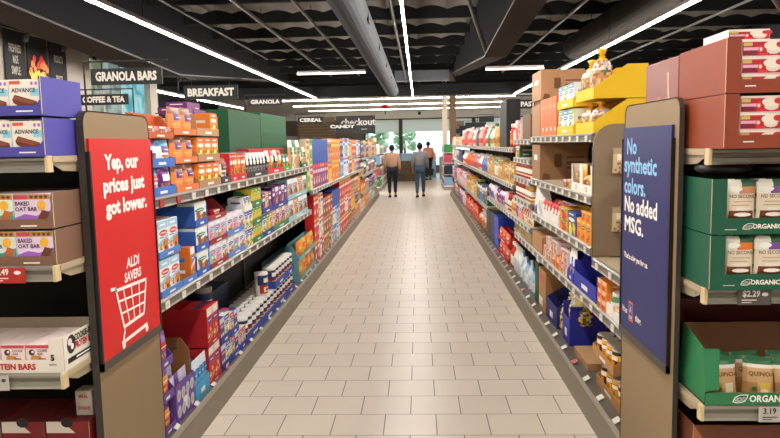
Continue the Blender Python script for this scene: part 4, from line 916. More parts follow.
bigbox('R', X, 6.28, .0, z, .42, .27, .34, KB, 'lower kraft shipping box at the far end', T, 'shipping_box')
bigbox('R', X, 6.25, .0, z+.272+.04, .46, .25, .37, '#ad835c', 'big printed kraft shipping box on top', T, 'shipping_box', printed)
mb = MB().box(-.2, .2, .0, .3, 0, .039, M('#8a6848', .7)); put('c', 'R', X, 6.25, .02, z+.2715, 0, 0, 0, None, 'flattened kraft sheet between the shipping boxes', T, spec=('cardboard_sheet', mb.mesh('sheet'), []), cat='cardboard')

# RIGHT, second level
z = 1.30; T = 'right second level'
mb = MB(); w = .56; h = .18; WC = M('#e9e6dc', .6)
mb.box(-w/2, w/2, 0, .2, 0, .004, WC); mb.box(-w/2, w/2, 0, .004, .004, .055, WC)
for a, b in ((-w/2, -w/2+.03), (-.035, .035), (w/2-.03, w/2)): mb.box(a, b, 0, .004, .055, h, WC)
for x in (-w/2, w/2-.004): mb.box(x, x+.004, .004, .2, .004, h, WC)
mb.box(-w/2+.004, w/2-.004, .196, .2, .004, h, M('#a8845c'))
for x in (-w*.25, w*.25): mb.ell(x, .027, .022, .018, -.001, '#b8324a', 10); mb.ell(x, .027, .012, .01, -.0016, W0, 8)
put('c', 'R', X, 4.53, .0, z+.0005, 0, 0, 0, None, 'white display case with two windows', T, spec=('display_case', mb.mesh('wcase'), []), cat='display case')
for k in range(4): put('pouch', 'R', X, 4.31+.14*k, .02, z+.006, .125, .17 if k in (0, 3) else .1, .11, ('#d8a050', '#e8c878', '#c87a2a', '#b9722a', 'snack'), 'golden roll pack inside the windowed white case', T)
put('carton', 'R', X, 4.98, .02, z+.0005, .12, .06, .1, ('#dcb85a', '#e6a0b4', '#a84a7a', '#a8722a', 'snack'), 'small yellow and pink packet beside the windowed case', T)
put('carton', 'R', X, 5.11, .02, z+.0005, .12, .055, .1, ('#8a3f6a', '#e6d0da', '#e8c05a', '#a8722a', 'snack'), 'small mauve packet beside the windowed case', T)
bigbox('R', X, 6.27, .0, z, .4, .31, .42, '#96704e', 'large kraft shipping box', T, 'shipping_box', printed)
# RIGHT, third level
z = .985; T = 'right third level'
stack('R', X, z, 591, 576, [dict(h=.14, p=['amber']*3, pitch=.142), dict(h=.055, p=['amber', 'amber', None])], T, d=.2)
stack('R', X, z, 576, 567, [dict(h=.16, p=['navy_star'])], T, d=.2, wmax=.25)
stack('R', X, z, 567, 559, [dict(h=.085, p=['amber_g'], pitch=.087), dict(h=.075, p=['amber_g'])], T, d=.2)
stack('R', X, z, 558.5, 549, [dict(h=.15, p=['dkred_p', 'red_p', 'red_p'], kind='pouch', case_col='#e6e2da', cdesc='white tray of red noodle pouches', lip=.08)], T, d=.09, deep=2)
stack('R', X, z, 549, 540.5, [dict(h=.15, p=['red_p', 'dkred_p', 'red_p'], kind='pouch', case_col='#e6e2da', cdesc='white tray of red noodle pouches', lip=.08)], T, d=.09, deep=2)
for k in range(4): put('pouch', 'R', X, 4.85+.16*k, .25+.01*k, z+.0005, .15, .23, .09, A['red_p'][0], 'red orange noodle pouch standing at the back', T, True, k)
mb = MB(); pf = [(-.17, 0), (.17, 0), (.17, .13), (.08, .2), (.02, .275), (-.06, .275), (-.1, .16), (-.17, .12)]
mb.prism(pf, 'y', 0, .09, M('#e9e7e2', .5)); mb.prism([(-.16, .002), (-.05, .002), (-.05, .09), (-.14, .07)], 'y', -.001, 0, M('#27408c')); mb.ell(.08, .09, .04, .05, -.001, '#b8b4ac', 10)
put('c', 'R', X, 6.15, .0, z+.0005, 0, 0, 0, None, 'white swoosh-shaped display header', T, spec=('display_header', mb.mesh('sw'), []), cat='display')
# RIGHT, fourth level (runs on behind the sign panel)
z = .655; T = 'right fourth level'
stack('R', X, z, 632, 613, [dict(h=.07, p=['org_small', 'redw', 'org_small'], case_col='#e2ded6', lip=.05, cdesc='white tray of little cartons', ch=.06, cstyle='low', pitch=.08)], T, d=.14)
stack('R', X, z, 613, 606, [dict(h=.13, p=['green_b'], kind='jar', case_col='#e2ded6', lip=.07, cdesc='white tray with a jar', ch=.07, cstyle='low')], T, d=.11)
stack('R', X, z, 606, 596.5, [dict(h=.055, p=['org_small']*2, pitch=.057), dict(h=.055, p=['org_small']*2, pitch=.057), dict(h=.055, p=['org_small']*2)], T, d=.16)
BB = '#2c35a0'
case('R', X, sum(ys('R', X, z, 596, 574))/2, z+.0005, abs(ys('R', X, z, 596, 574)[1]-ys('R', X, z, 596, 574)[0])-.006, .17, .28, BB, .1, 'royal blue open case, almost empty', T, 'full', '#8a6a48')
stack('R', X, z, 573.5, 567, [dict(h=.22, p=['bluepouch', 'bluepouch'], kind='pouch', case_col=BB, lip=.07, cdesc='royal blue tray of rice pouches')], T, d=.1)
stack('R', X, z, 566.5, 556, [dict(h=.09, p=['pinkw', 'redw', 'org_small'], pitch=.091), dict(h=.09, p=['redw', 'pinkw', None])], T, d=.14)
stack('R', X, z, 556, 543, [dict(h=.1, p=['org_small', 'redw', 'cream', 'redw', 'pinkw'], pitch=.101), dict(h=.09, p=['redw', 'cream', None, 'redw', None])], T, d=.14)
bigbox('R', X, 6.2, .0, z+.0005, .5, .15, .3, '#a87c55', 'kraft box with open dark top', T, 'shipping_box')
bigbox('R', X, 6.72, .0, z+.0005, .4, .1, .3, '#9a8258', 'olive kraft box', T, 'shipping_box')
run('R', X, z, 525, 514, ['olive', 'kraftbx', 'olive', 'olive'], .16, .13, where=T+', far half', d=.18, case_col='#9a8a62', cdesc='olive display tray')
# RIGHT, base level
X = 1.07; z = .15; T = 'right base level'
put('bag', 'R', X, 3.36, .01, z, .17, .22, .15, ('#e8e6e0', '#e8e6e0', '#d8d6d0', '#c8242c', 'snack'), 'white and red plastic bag tied at the top', T)
put('bag', 'R', X, 3.55, .01, z, .17, .21, .15, ('#e8e6e0', '#eceae4', '#d8d6d0', '#2f8a5a', 'snack'), 'white and green plastic bag tied at the top', T)
for lev, (ya, yb, nn) in enumerate(((3.66, 4.16, 4), (3.80, 4.26, 4))):
    zz = z+.0005+lev*.165
    case('R', X, (ya+yb)/2, zz, yb-ya, .17, .26, '#b5854f', .06, 'kraft tray of bean cans', T+(', upper tier' if lev else ', bottom tier'), 'slope')
    for k in range(nn):
        for q in range(2):
            a_ = A['can_y'] if (k+q) % 3 else A['can_d']
            put('can', 'R', X, ya+.012+(yb-ya-.024)/nn*(k+.5), .01+q*.115, zz+.005, .108, .13, .108, a_[0], a_[1], T+(', upper tier' if lev else ', bottom tier'))
bigbox('R', X, 4.58, .0, z+.0005, .4, .05, .28, '#b08a60', 'flat kraft tray base', T, 'tray')
BX = '#2a2f98'
case('R', X, 5.05, z+.0005, .24, .29, .26, BX, .2, 'tall royal blue open box', T, 'full')
for k in range(4):
    put('bag', 'R', X, 5.02+.16*k, .02+.04*(k % 2), z+.006+(.13 if k < 2 else 0), .2, .27, .19, ('#ebe6d6', '#f0e9c8', '#efc62a', '#efcf3a', 'snack'), 'white and yellow flour bag slumped over the blue boxes', T)
case('R', X, 5.62, z+.0005, .45, .27, .3, '#232a6e', .17, 'navy open box with kraft inside', T, 'slope', '#8f6a44')
bigbox('R', X, 6.05, .0, z+.0005, .34, .36, .26, '#a3794c', 'tall kraft box with a red seal', T, 'shipping_box', lambda mb, w, h, d: (mb.ell(.02, h*.8, .06, .04, -.001, '#c8302a', 10), mb.box(-w*.4, w*.1, -.001, 0, h*.1, h*.3, M('#e6e0d4'))))
bigbox('R', X, 6.34, .0, z+.0005, .16, .38, .24, '#17503a', 'tall green box with white cap', T, 'closed_case', lambda mb, w, h, d: mb.box(-w/2+.01, w/2-.01, 0.01, d-.01, h, h+.02, M('#e8e6e0')))
run('R', X, z, 532, 519, ['water', 'white_b', 'water', 'white_b', 'water'], .11, .3, 'bottle', .1, where=T, jit=.2)
run('R', X, z, 519, 509, ['white_b', 'white_b', 'red_b'], .12, .3, 'bottle', .1, where=T)
stack('R', X, z, 508, 498, [dict(h=.15, p=['rb', 'redcase', 'rb'], kind='pouch', case_col='#c0241c', cdesc='red display case', pitch=.19)]*2, T, d=.12, fine=False)
run('R', X, z, 498, 493.5, [('bluecase', 'bluecase')], .4, .22, tiers=2, where=T, d=.3)
run('R', X, z, 493.5, 486, [('slate', 'slate')], .45, .22, tiers=2, where=T, d=.3)
run('R', X, z, 486, 478, ['orange_b', 'red_b'], .2, .28, 'bag', .2, where=T)
run('R', X, z, 478, 450.6, ['redcase', 'rb', 'redcase', 'pink', 'blue_b', 'redcase', 'sky', 'redcase'], .28, .32, where=T+', far part', jit=.2)
# RIGHT, short bay with many levels
X = 1.05
bigbox('R', X, 6.95, .02, 1.66, .5, .24, .3, '#6e5138', 'brown open carton leaning on the top', 'right short bay', 'shipping_box')
run('R', X, 1.66, 520, 515, ['pinkw', 'red_b'], .13, .2, where='right short bay, top level')
run('R', X, 1.47, 529, 515, [None, None, 'darkg', 'darkg'], .25, .125, where='right short bay, upper level')
run('R', X, 1.27, 530, 514.5, ['sauce'], .105, .16, 'jar', .1, where='right short bay, jar level')
run('R', X, 1.05, 530, 514.5, ['sauce_y', 'sauce', 'sauce'], .105, .17, 'jar', .1, where='right short bay, lower jar level')
run('R', X, .82, 530, 514.5, ['cream', 'redw', 'amber_g', 'pink', 'sauce'], .12, .16, 'pouch', .1, where='right short bay, bag level')
# RIGHT, far levels
T = 'right far top level'
run('R', X, 1.57, 514, 508, ['red_b', 'redcase', 'red_b'], .18, .27, 'jar', .18, where=T, tiers=1)
bigbox('R', X, 8.85, .02, 1.57, .68, .58, .17, '#1d1e20', 'tall black closed case on the top', T, 'closed_case')
run('R', X, 1.57, 497, 489, ['mustard', 'kraft_pk', 'green_w', 'cream'], .17, .34, 'bottle', .12, where=T, jit=.2)
run('R', X, 1.57, 489, 470, ['green_b', 'white_b', 'red_b', None, 'pink_b', 'green_b', 'slate', 'pink_b', 'white_b', 'red_b', None], .19, .36, 'bottle', .12, where=T, jit=.25)
run('R', X, 1.57, 470, 461, ['pink_b', 'red_b', 'pink_b'], .24, .38, 'bottle', .15, where=T, jit=.1)
run('R', X, 1.57, 461, 450.6, ['cream', 'mustard', 'white_b', 'redw'], .28, .25, 'carton', .15, where=T, jit=.3)
T = 'right far middle level'
run('R', X, 1.16, 514, 502, ['mustard', 'cream', 'mustard', 'kraftbx'], .2, .25, where=T, jit=.25, case_col='#c9983e', cdesc='mustard display tray')
run('R', X, 1.16, 502, 487, ['mustard', 'green_w', 'kraftbx', 'mustard', 'mustard'], .24, .27, where=T, jit=.3, case_col='#b48a4a', cdesc='tan display tray')
run('R', X, 1.16, 487, 474, ['blue_b', 'blue_b', 'white_b', 'orange_b', 'blue_b'], .18, .3, 'bottle', .13, where=T, jit=.2)
run('R', X, 1.16, 474, 462, ['orange_b', 'orange_b', 'white_b'], .24, .3, 'bottle', .15, where=T, jit=.2)
run('R', X, 1.16, 462, 450.6, ['slate', 'blue_b', 'cream', 'white_b'], .32, .3, where=T, jit=.2)
T = 'right far low level'
run('R', X, .82, 513.5, 503, ['cream', 'sauce', 'white_b'], .14, .2, 'jar', .13, where=T)
run('R', X, .82, 503, 487.5, ['purple_w', 'plum', 'white_b', 'blue_b', 'purple_w'], .17, .22, 'pouch', .12, where=T, jit=.2)
T = 'right far lowest level'
run('R', X, .64, 487, 471, ['darkg', 'blue_b', 'darkg', 'mustard', 'cream'], .22, .3, where=T, jit=.2)
run('R', X, .64, 471, 450.6, ['mustard', 'pink', 'redw', 'pink', 'redcase', 'sky'], .27, .3, where=T, jit=.2)

# divider panel and hanging packs in the empty bay
t = thing('divider_panel', (1.045, 4.19, .932), 'greige divider board with rounded top corner at the empty bay', 'panel')
pts = [(0, 0), (.6, 0), (.6, .8), (.12, .8)]+[(.12-.12*math.sin(a), .68+.12*math.cos(a)) for a in [PI/2*k/6 for k in range(1, 7)]]
link('board', MB().prism(pts, 'y', 0, .02, M('#8f7c62', .55, 0, .04)).mesh('div'), t)
link('edge_strip', MB().box(-.004, 0, -.001, .021, 0, .66, M('#6a5c48')).mesh('edge'), t)
for k, zz in enumerate((1.44, 1.09)):
    put('pouch', 'R', 1.20, 4.13, 0, zz, .11, .15, .05, ('#c9b08a', '#a89070', '#e6dcc8', '#8a6a42', 'snack'), 'foil snack bag hung on the divider, '+('upper one' if k == 0 else 'lower one'), 'in the empty bay', rot=PI/2)
    mb = MB().tube((0, 0, 0), (0, .09, 0), .004, M('#9a9a9a', .3, 1)); tag(link('display_hook', mb.mesh('hook'), None, (1.22, 4.095, zz+.147)), ('upper' if k == 0 else 'lower')+' metal display hook on the divider board', 'hook')

# ------------------------------------------------------------------ bulk crates at the far cross aisle
r = random.Random(21)
for side, xx in (('left', -1.75), ('right', 1.25)):
    t = thing('end_fixture', (xx, 24.0, 0), 'low white merchandiser on the %s beyond the cross aisle' % side, 'display stand')
    FL = 6 if side == 'left' else 2.8
    b = MB(); b.box(-.4, .4, 0, FL, 0, .12, M('#8f8a80')); b.box(-.38, .38, 0, FL, .12, .16, W0); link('base', b.mesh('b'), t)
    b = MB(); b.box(-.02, .02, 0, FL, .16, 1.5, M('#dcd8ce')); link('back', b.mesh('bk'), t)
    for z_ in (.55, .95, 1.3): link('shelf_board', MB().box(-.38, .38, 0, FL, z_-.02, z_, M('#dcdad4')).mesh('sb'), t)
    for zi, z_ in enumerate((.162, .552, .952, 1.302)):
        for k in range(14 if side == 'left' else 6):
            c = r.choice(['#2f3a94', '#e6e2d8', '#3a8a4a', '#c8a23a', '#d8d4e8', '#b8485a', '#20283a', '#e8e4da', '#7aa0c8', '#5a3a8a'])
            ar = (c, '#efece4', '#e0b040', '#8a6a4a', 'snack')
            sx = 1 if side == 'left' else -1
            q = proto('carton', .36, .28, .3, ar, False, 0)
            o = inst(q, (xx+sx*.385, 24.2+.4*k, z_), PI/2 if side == 'left' else -PI/2, None, None, None, 'bulk_pack')
            PENDING.append((o, 'bulk pack', '%s shelf of the %s far white merchandiser' % (('bottom', 'second', 'third', 'top')[zi], side), 'box', None, (z_, k, 0)))

# ------------------------------------------------------------------ the two end displays beside the camera
PAN = M('#8a7556', .55, 0, .03); EDG = M('#3a3632', .5)
def side_panel(XP, y0, y1, zt, sgn, name, label, sy0, sy1, sz0, sz1, colr, sides):
    """sgn +1: faces +X (left display); -1: faces -X"""
    rot = PI/2 if sgn > 0 else -PI/2; W = y1-y0; t = thing(name, (XP, (y0+y1)/2, 0), label, 'side panel', None, rot)
    r_ = .05; pts = [(-W/2, 0), (W/2, 0)]+[(W/2-r_+r_*math.cos(a), zt-r_+r_*math.sin(a)) for a in [PI/2*k/5 for k in range(6)]]+[(-W/2+r_-r_*math.sin(a), zt-r_+r_*math.cos(a)) for a in [PI/2*k/5 for k in range(6)]]
    TH = .026 if sgn > 0 else .016
    link('board', MB().prism(pts, 'y', .004, TH, PAN).mesh('panel'), t)
    # dark edge band wrapped round the outline
    eb = MB(); n = len(pts)
    for i in range(1, n): 
        a, b = pts[i], pts[(i+1) % n]
        if i == n-1: b = pts[0]
        d = Vector((b[0]-a[0], b[1]-a[1])); nn = Vector((d.y, -d.x)).normalized()*.003 if d.length else Vector((0, 0))
        eb.add([(a[0], .002, a[1]), (b[0], .002, b[1]), (b[0], TH+.004, b[1]), (a[0], TH+.004, a[1])], [(0,1,2,3)], EDG)
        eb.add([(a[0]+nn.x, .002, a[1]+nn.y), (b[0]+nn.x, .002, b[1]+nn.y), (b[0]+nn.x, TH+.004, b[1]+nn.y), (a[0]+nn.x, TH+.004, a[1]+nn.y)], [(0,1,2,3)], EDG)
    link('edge_band', eb.mesh('edge'), t)
    m = MB(); x0, x1 = sy0, sy1
    m.box(x0-.012, x0, -.012, .004, sz0-.03, sz1-.05, M('#141414', .4)); m.box(x1, x1+.012, -.012, .004, sz0-.03, sz1-.05, M('#141414', .4)); m.box(x0-.012, x1+.012, -.012, .004, sz0-.035, sz0, M('#4a443c', .5))
    f = link('sign_frame', m.mesh('frame'), t)
    p = link('poster', MB().box(x0, x1, -.008, .003, sz0, sz1, M(colr, .45)).mesh('poster'), t)
    return t, p
def stroke(mb, pts, wd, y, m):
    for a, b in zip(pts[:-1], pts[1:]):
        a, b = Vector(a), Vector(b); d = (b-a).normalized(); n = Vector((-d.y, d.x))*wd/2; e = d*wd*.35
        q = [a-e-n, b+e-n, b+e+n, a-e+n]; mb.add([(v.x, y, v.y) for v in q], [(0,1,2,3)], m)
yc = 2.895
t, poster = side_panel(-1.264, 2.58, 3.21, 1.787, 1, 'end_display_panel', 'greige side panel of the left end display with red poster', -.30, .305, .80, 1.683, '#cc1719', None)
WH = M('#f2efe8', .5); mb = MB()
def lp(px, py): p = onx(px, py, -1.264); return (p.y-yc, p.z)
for txt, a, b, sz in (('Yep, our', (103, 163), (137, 161), .083), ('prices just', (101, 188.5), (142, 180), .083), ('got lower.', (104, 210), (145, 200), .083)):
    p, q = lp(*a), lp(*b); mb.text(txt, sz, p[0], (p[1]+q[1])/2, -.0095, WH, 'LEFT', fit=q[0]-p[0], bold=.03); link('white_slogan_line', mb.mesh('sl'), poster); mb = MB()
p = lp(131, 261.5); mb.text('ALDI', .062, p[0], p[1], -.0095, WH, 'CENTER', 1.0, .018, .15)
p = lp(131, 275); link('brand_line', mb.mesh('bl'), poster); mb = MB(); mb.text('SAVERS', .056, p[0], p[1], -.0095, WH, 'CENTER', .95, .02, .1); link('savers_line', mb.mesh('bl'), poster); mb = MB()
C_ = lambda *l: [lp(*q) for q in l]
stroke(mb, C_((109, 290), (113.5, 289), (123, 330), (121, 344)), .014, -.0095, WH)
stroke(mb, C_((113.5, 291), (144, 279)), .014, -.0095, WH); stroke(mb, C_((144, 279), (142, 313), (123.5, 326)), .014, -.0095, WH)
stroke(mb, C_((120.5, 343), (145, 324)), .016, -.0095, WH)
for a, b in (((116, 302), (143, 291)), ((119, 314), (142.5, 302))): stroke(mb, C_(a, b), .009, -.0092, WH)
for a, b in (((121, 288), (128, 323)), ((129, 285), (133, 320)), ((137, 282), (138, 317))): stroke(mb, C_(a, b), .009, -.0093, WH)
for q in ((122, 345.5), (145, 328)): p = lp(*q); mb.ell(p[0], p[1], .016, .016, -.0096, WH, 12)
p = lp(157, 300); mb.rect(p[0]-.01, p[0]+.008, p[1], p[1]+.006, -.0095, M('#7a1012'))
link('shopping_cart_symbol', mb.mesh('txt'), poster)
yc2 = 2.96
t, poster2 = side_panel(.964, 2.62, 3.30, 1.789, -1, 'end_display_panel', 'greige side panel of the right end display with navy poster', -.325, .29, .755, 1.69, '#232a63', None)
def rp(px, py): p = onx(px, py, .964); return (yc2-p.y, p.z)
LBU = M('#8cc3ea', .5); mb = MB()
for txt, a, b, m in (('No', (629, 147), (638.5, 147.5), LBU), ('synthetic', (626.5, 163), (659, 170), LBU), ('colors.', (626.5, 184), (647.5, 191), LBU), ('No added', (626.5, 202.5), (659, 214), WH), ('MSG.', (626.5, 222), (645, 231), WH)):
    p, q = rp(*a), rp(*b); sz = .098; mb.text(txt, sz, p[0], (p[1]+q[1])/2, -.0095, m, 'LEFT', fit=q[0]-p[0], bold=.018); link('slogan_line', mb.mesh('sl'), poster2); mb = MB()
p, q = rp(626, 255), rp(650, 265); mb.text("That's a big yes for us.", .034, p[0], (p[1]+q[1])/2, -.0095, WH, 'LEFT', bold=.02, fit=q[0]-p[0]); link('small_line', mb.mesh('sl'), poster2); mb = MB()
p = rp(624.5, 307); mb.text("It's an", .04, p[0], p[1], -.0095, WH, 'LEFT', .8, .02); link('tag_line', mb.mesh('sl'), poster2); mb = MB(); p = rp(637.5, 318); mb.text('thing.', .04, p[0], p[1], -.0095, WH, 'LEFT', .9, .02)
link('tag_line', mb.mesh('sl'), poster2); mb = MB(); p = rp(632.8, 312); x, zc = p
mb.box(x-.03, x+.03, -.0098, -.0085, zc-.042, zc+.045, M('#e8722a')); mb.box(x-.024, x+.024, -.0102, -.0095, zc-.036, zc+.039, M('#1f3f8c')); mb.text('A', .045, x, zc+.01, -.0106, M('#7ec4ea'), bold=.03); mb.text('ALDI', .02, x, zc-.024, -.0106, WH, bold=.02)
link('brand_logo', mb.mesh('txt'), poster2)

def end_shelf(x0, x1, yf, z, depth, label, tags=()):
    t = thing('shelf', ((x0+x1)/2, yf, z), label, 'shelf', 'shelves of the end displays'); W = x1-x0
    link('board', MB().box(-W/2, W/2, .012, depth, -.022, 0, BG).mesh('eb'), t)
    rl = MB(); rl.prism([(.012, 0), (-.004, 0), (-.014, -.006), (-.014, -.014), (-.005, -.016), (-.005, -.03), (-.010, -.034), (-.010, -.048), (-.016, -.055), (.012, -.055)], 'x', -W/2+.014, W/2-.014, RAIL)
    rl.box(-W/2+.014, W/2-.014, -.0065, -.004, -.03, -.017, RAILD); link('price_rail', rl.mesh('er'), t)
    for s in (-1, 1): link('end_cap', MB().bbox(s*W/2-.014 if s > 0 else -W/2, s*W/2 if s > 0 else -W/2+.014, -.017, .02, -.056, .002, M('#cdb98f', .5), .003).mesh('ec'), t)
    for s in (-1, 1):
        x = W/2-.012 if s > 0 else -W/2+.008
        link('bracket', MB().prism([(.02, -.022), (depth, -.022), (depth, -.085), (.10, -.055), (.035, -.03)], 'x', x, x+.004, M('#a89a80', .45)).mesh('bk'), t)
    for (px0, px1, c, txt, tc) in tags:
        a = ony(px0, 280, yf).x-(x0+x1)/2; b = ony(px1, 280, yf).x-(x0+x1)/2
        g = MB().bbox(a, b, -.022, -.016, -.058, -.002, M(c, .4), .003); w = b-a
        g.text(txt, .03, a+w*.12, -.018, -.0228, M(tc), 'LEFT', .9, .02); g.rect(a+w*.1, a+w*.55, -.042, -.038, -.0228, tc); g.rect(a+w*.1, a+w*.4, -.05, -.047, -.0228, tc); g.ell(b-w*.2, -.02, w*.1, .007, -.0228, tc, 10)
        link('price_tag', g.mesh('pt'), t)
def end_frame(x0, x1, y, label):
    t = thing('shelving_wall', ((x0+x1)/2, y, 0), label, 'shelving wall'); W = x1-x0
    link('back_panel', MB().box(-W/2, W/2, 0, .02, 0, 1.72, DKB).mesh('ebp'), t)
    tb = thing('shelving_plinth', ((x0+x1)/2, y, 0), label.replace('dark back frame', 'low dark base deck'), 'shelving plinth')
    link('base_deck', MB().box(-W/2, W/2, -.72, -.032, 0, .14, M('#4a443b')).mesh('ebd'), tb)
    for x in (-W/2, W/2-.03): link('upright', MB().box(x, x+.03, -.03, 0, .14, 1.72, BRW).mesh('eu'), t)
EL0, EL1 = -2.55, -1.297; ER0, ER1 = .998, 2.25
end_frame(EL0, EL1, 3.12, 'dark back frame of the left end display')
end_frame(ER0, ER1, 3.18, 'dark back frame of the right end display')
end_shelf(EL0, EL1, 2.385, 1.62, .72, 'left end display shelf under the violet cases')
end_shelf(EL0, EL1, 2.385, 1.23, .72, 'left end display shelf with the red price ticket', [(-8, 29, '#b02a2a', '$3.49', '#f0e8e0')])
end_shelf(EL0, EL1, 2.385, .834, .72, 'left end display shelf under the white protein bar case', [(-20, 4, '#b8b4ac', '$5', '#404040')])
end_shelf(EL0, EL1, 2.385, .43, .72, 'lowest left end display shelf')
end_shelf(ER0, ER1, 2.45, 1.60, .72, 'right end display shelf under the rust red cases')
end_shelf(ER0, ER1, 2.45, 1.108, .72, 'right end display shelf with the grey price ticket', [(736, 769, '#57524c', '$2.29', '#e8e4dc')])
end_shelf(ER0, ER1, 2.45, .68, .72, 'right end display shelf under the open green case', [(761, 795, '#b9b5ad', '3.19', '#33302c')])

# cases of the end displays
def wcase(w, d, h, c, lip, strip, inner='#4a3a2a', deco=None, cut=0.0, t=.005):
    mb = MB(); mc = M(c, .55, 0, .05); mb.box(-w/2, w/2, 0, d, 0, t, mc); mb.box(-w/2, w/2, 0, t, t, lip, mc)
    for s in (-1, 1):
        x = w/2-t if s > 0 else -w/2; mb.box(x, x+t, t, d, t, h, mc)
        if strip: mb.box(w/2-strip if s > 0 else -w/2, w/2 if s > 0 else -w/2+strip, 0, t, lip, h, mc)
        if cut: mb.prism([(s*w/2, lip), (s*(w/2-cut), lip), (s*w/2, lip+cut*1.2)], 'y', 0, t, mc)
        xe = s*(w/2+.0004); mb.add([(xe, .001, t), (xe, .006, t), (xe, .006, h), (xe, .001, h)], [(0,1,2,3)], M('#c9b393', .7))
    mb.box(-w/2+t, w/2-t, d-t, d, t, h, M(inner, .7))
    if deco: deco(mb)
    return mb
def eput(mb_or_spec, x, y, z, desc, where, name, cat):
    spec = mb_or_spec if isinstance(mb_or_spec, tuple) else (name, mb_or_spec.mesh(name), [])
    o = inst(spec, (x, y, z), 0, None, None, None, name); PENDING.append((o, desc, where, cat, None, (z, -x if x < 0 else x, y))); return o
def art_carton(w, h, d, base, fn):
    mb = MB(); mb.bbox(-w/2, w/2, 0, d, 0, h, base, .0015); fn(mb, w, h); return ('carton', mb.mesh('carton'), [])
def choc(mb, w, h):
    y = -.001; mb.rect(-w*.46, -w*.1, h*.86, h*.96, y, '#d8604a'); mb.text('ADVANCE', h*.17, -w*.4, h*.68, y, M('#4a4550'), 'LEFT', .9, .02)
    mb.rect(w*.22, w*.49, h*.52, h*.72, y, '#8fd0e6'); 
    for k in range(2): mb.ell(w*(.28+.14*k), h*.88, w*.045, h*.055, y, '#b070c8', 10)
    mb.add([(-w*.40, y-.0004, h*.42), (-w*.3, y-.0004, h*.56), (w*.42, y-.0004, h*.36), (w*.44, y-.0004, h*.24), (w*.2, y-.0004, h*.1), (w*.0, y-.0004, h*.12), (-w*.36, y-.0004, h*.32)], [(0,1,2,3,4,5,6)], '#6b3524')
    mb.add([(-w*.38, y-.0008, h*.43), (-w*.3, y-.0008, h*.53), (w*.38, y-.0008, h*.34), (w*.2, y-.0008, h*.28)], [(0,1,2,3)], '#8a4a32')
    mb.ell(w*.16, h*.13, w*.14, h*.07, y-.0012, '#ecd6ae', 9); mb.ell(-w*.33, h*.14, w*.1, h*.1, y-.0012, '#d9b892', 9)
def oat(c1, c2, c3):
    def f(mb, w, h):
        y = -.001; mb.rect(-w*.5+.001, w*.5-.001, h*.84, h*.99, y, '#b8863a'); mb.rect(-w*.5+.001, -w*.12, h*.85, h*.97, y-.0004, '#c84a5a')
        for k in range(4): mb.ell(w*(.0+.13*k), h*.915, w*.05, h*.05, y-.0005, '#6b3a20', 8)
        mb.add([(-w*.5, y, 0.002), (w*.5, y, .002), (w*.5, y, h*.5), (w*.1, y, h*.34), (-w*.2, y, h*.4), (-w*.5, y, h*.28)], [(0,1,2,3,4,5)], c2)
        mb.text('BAKED', h*.17, -w*.46, h*.71, y-.0006, M('#5a3350'), 'LEFT', .85, .02); mb.text('OAT BAR', h*.17, -w*.46, h*.54, y-.0006, M('#5a3350'), 'LEFT', .95, .02)
        mb.ell(w*.26, h*.66, w*.12, h*.15, y-.0006, '#f0b234', 12)
        mb.add([(w*.06, y-.0012, h*.08), (w*.34, y-.0012, h*.06), (w*.48, y-.0012, h*.46), (w*.27, y-.0012, h*.52)], [(0,1,2,3)], c3)
        mb.ell(-w*.2, h*.1, w*.09, h*.07, y-.0012, '#e8c23a', 8); mb.ell(-w*.36, h*.08, w*.06, h*.06, y-.0012, '#f0eae0', 8)
    return f
def prot(mb, w, h):
    y = -.001; mb.rect(-w*.5+.001, w*.5-.001, h*.86, h*.98, y, '#c8485a'); mb.text('COOKIE', h*.13, -w*.02, h*.76, y, M('#2b2422'), 'LEFT', .8, .01); mb.text('BAR', h*.12, 0, h*.64, y, M('#2b2422'), 'LEFT', .9, .01)
    mb.ell(-w*.24, h*.7, w*.13, h*.12, y, '#3a3434', 10); mb.ell(-w*.2, h*.72, w*.06, h*.05, y-.0004, '#e8d8d4', 8)
    rr = random.Random(4)
    for i in range(12): mb.ell(rr.uniform(-.26, .26)*w, h*rr.uniform(.22, .5), w*.17, h*.11, y-.0005-.0002*i, ['#c88a4a', '#a5622e', '#e0b070'][i % 3], 7, .2, rr)
    for i in range(6): mb.ell(rr.uniform(-.4, .2)*w, h*rr.uniform(.04, .16), w*.03, h*.025, y-.001, '#3a2a26', 6)
# violet cases
xr = -1.302; w = .46; wv = 'left end display'
for lev, zz in ((0, 1.6205), (1, 1.763)):
    wh = ('lower' if lev == 0 else 'upper')+' violet case, left end display'
    eput(wcase(w, .29, .134, '#4a46a0', .034, 0, '#4a46a0', lambda mb: mb.rect(.14, .2, .012, .017, -.0008, W0), .02), xr-w/2, 2.36, zz, ('lower' if lev == 0 else 'upper')+' violet open case of chocolate bar cartons', 'on the left end display top shelf', 'display_case', 'display case')
    for k in range(4):
        eput(art_carton(.107, .118, .2, '#ece7dc', choc), xr-.062-.1095*k, 2.368, zz+.0055, 'white carton with a chocolate bar picture', wh, 'product_box', 'box')
